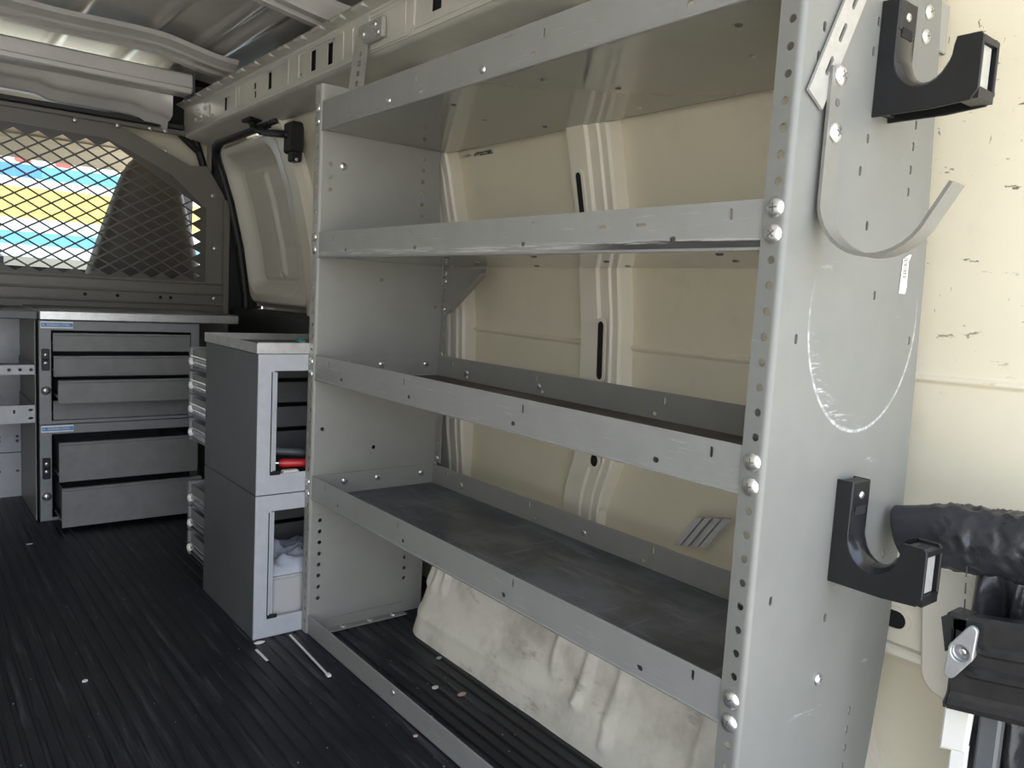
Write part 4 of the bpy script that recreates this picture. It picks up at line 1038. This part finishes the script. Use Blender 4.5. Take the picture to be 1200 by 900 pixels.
jb = thing('jack_bracket', 'black pressed steel bracket across the vinyl bag with a wing nut', 'bracket', (.215, -.20, .31))
def jbracket():
    b = MB(); n = 40; vs = []
    prof = [(.030, .385), (.004, .388), (.0, .384), (.0, .366), (.0, .360), (-.005, .356), (-.005, .351), (.0, .347), (.0, .334), (-.005, .330), (-.005, .325), (.0, .321), (.0, .303), (-.003, .297), (-.008, .291), (-.006, .285), (.008, .282), (.034, .284)]
    for i in range(n + 1):
        t = i / n; y = -.070 - .24 * t; on = sstep(.08, .16, t)
        for k, (dx, z) in enumerate(prof):
            rib = dx if not (4 <= k <= 11) else dx * (on if k < 8 else sstep(.03, .11, t))
            vs.append((.222 + rib * 1.0 , y - .038 - .06 * (.385 - z), z + .030 + .045 * t))
    m = len(prof)
    b.add(vs, [(i * m + k, i * m + k + 1, (i + 1) * m + k + 1, (i + 1) * m + k) for i in range(n) for k in range(m - 1)], 0, False)
    b.prism([(dx, z + .030) for dx, z in prof], (.222, -.110, 0), (1, 0, 0), (0, 0, 1), Vector((0, -1, 0)), .002)
    b.bbox(.222, .252, -.124, -.100, .400, .420, .003)
    return b
jbracket().link('channel', 'blackmetal', jb)
b = MB(); b.prism([(-.106, .418), (-.096, .412), (-.104, .375), (-.110, .380)], (.220, 0, 0), (0, 1, 0), (0, 0, 1), Vector((1, 0, 0)), .03); b.link('end_ear', 'blackmetal', jb)
# wing nut: diamond plate with a round bore
wn = thing('wing_nut', 'grey cast diamond shaped wing nut on the black bracket', 'wing nut', (.208, -.122, .345))
wc = (.210, -.124, .385)
th = math.radians(14)
U = Vector((0, -math.cos(th), -math.sin(th))); V = Vector((0, -math.sin(th), math.cos(th))); V = Vector((0, -.30, .954)).normalized(); U = Vector((0, -.954, -.30)).normalized()
dia = []
for (cx_, cy_, rr_, a0, a1) in ((0, .028, .0055, 15, 165), (0, 0, .0128, 155, 205), (0, -.028, .0055, 195, 345), (0, 0, .0128, 335, 385)):
    for k in range(7):
        a = math.radians(a0 + (a1 - a0) * k / 6); dia.append((cx_ + rr_ * math.cos(a), cy_ + rr_ * math.sin(a)))
plate('wing', dia, [circ(0, -.001, .0092, 18)], .006, wc, U, V, 'wing', wn, .001)
b = MB(); b.lathe([(.0110, 0), (.0110, .008), (.0095, .010), (.0088, .004), (.007, .001), (.0005, .001)], (.221, wc[1], wc[2] - .001), (-1, 0, 0), 18); b.link('boss', 'wing', wn)
b = MB(); b.lathe([(.0042, 0), (.0042, .007), (.0035, .008), (.0005, .008)], (.221, wc[1], wc[2] - .001), (-1, 0, 0), 12); b.link('stud', 'zinc', wn)
# pale jack lever and rod below
b = MB(); pts = [(.300, -.085 - .0 * k, .300 - .10 * k / 6) for k in range(7)]
lv = thing('jack_lever', 'cream plastic flat lever hanging below the black bracket', 'lever', (.245, -.117, .05))
plate('grip', [(-.015, .255), (.013, .262), (.016, .335), (-.014, .335)], [], .010, (.243, -.117, 0), (0, -1, 0), (0, 0, 1), 'white', lv, .003)
plate('shaft', [(-.006, .02), (.012, .02), (.012, .27), (-.006, .27)], [], .007, (.244, -.119, 0), (0, -1, 0), (0, 0, 1), 'white', lv, .002)
b = MB(); b.bbox(.246, .262, -.158, -.136, .02, .318, .003); tag(base_origin(b.link('support_bar', 'darkgrey')), 'dark grey upright bar right of the cream lever', 'bar')
# grey ribbed clip lying behind the lowest shelf against the wall
cl = thing('ribbed_clip', 'pale grey ribbed plastic clip leaning on the wall behind the lowest shelf', 'clip', (.37, .33, .30))
for k in range(4):
    b = MB(); b.prism([(0, 0), (.014, 0), (.014, .085), (0, .085)], (.372 - .003 * (k % 2), .395 - .018 * k, .330 + .004 * k), (0, -.86, .20), (0, -.5, .70), Vector((-1, 0, 0)), .008); b.link('rib', 'box', cl)
b = MB(); b.prism([(0, 0), (.072, 0), (.072, .084), (0, .084)], (.376, .395, .330), (0, -.86, .20), (0, -.5, .70), Vector((-1, 0, 0)), .004); b.link('back_strip', 'box', cl)

# ================================================================== LITTER ON THE FLOOR
zt = thing('cable_tie', 'long white cable tie on the black floor beside the kick rail', 'cable tie', (-.037, .97, 0))
b = MB(); b.ribbon([(-.0325, 1.073, .002), (-.037, .97, .0022), (-.0415, .870, .002)], (.0042, 0, 0), .0016); b.link('strap', 'white', zt)
b = MB(); b.bbox(-.0455, -.0375, .862, .873, .0002, .0055, .001); b.link('head', 'white', zt)
b = MB(); b.ribbon([(-.116, 1.044, .0014), (-.1155, 1.015, .0016), (-.115, .987, .0014)], (.005, 0, 0), .0016); tag(base_origin(b.link('cable_tie_offcut', 'white')), 'short white cable tie offcut near the dark cabinet corner', 'offcut')
def scrap(x, y, sx, sy, m, label, nm='scrap', rot=0):
    b = MB(); pts = [(math.cos(a) * sx * random.uniform(.75, 1.1), math.sin(a) * sy * random.uniform(.75, 1.1)) for a in [2 * PI * k / 7 for k in range(7)]]
    c, s_ = math.cos(rot), math.sin(rot)
    b.prism(pts, (x, y, .0003), (c, s_, 0), (-s_, c, 0), Vector((0, 0, 1)), .002); return tag(base_origin(b.link(nm, m)), label, 'scrap')
scrap(-.098, 1.072, .012, .006, 'white', 'white scrap under the corner of the dark cabinet', 'plastic_scrap')
scrap(-.418, 1.082, .006, .004, 'white', 'tiny white crumb in the middle of the bare floor', 'plastic_scrap')
scrap(.106, .722, .008, .006, 'white', 'white scrap under the shelving next to the pinkish one', 'plastic_scrap')
scrap(.134, .674, .009, .006, 'scrap_p', 'pinkish scrap on the floor under the shelving', 'paper_scrap')
scrap(.178, .820, .008, .005, 'box', 'pale grey scrap against the foot of the wheel arch', 'paper_scrap')
scrap(-.010, .602, .005, .003, 'scrap_p', 'tiny pink scrap in front of the kick rail', 'paper_scrap')
scrap(-.396, 1.971, .010, .004, 'box', 'pale fleck on the floor near the tray rack', 'paper_scrap')
b = MB()
for k in range(170):
    x, y = random.uniform(-1.0, .17), random.uniform(.3, 2.0)
    s_ = random.uniform(.0006, .0020)
    b.box(x, x + s_, y, y + s_ * random.uniform(.6, 2), .0002, .0008)
cr = b.link('crumbs', 'box'); cr['kind'] = 'stuff'; tag(cr, 'fine pale crumbs strewn over the black ribbed floor', 'crumbs')
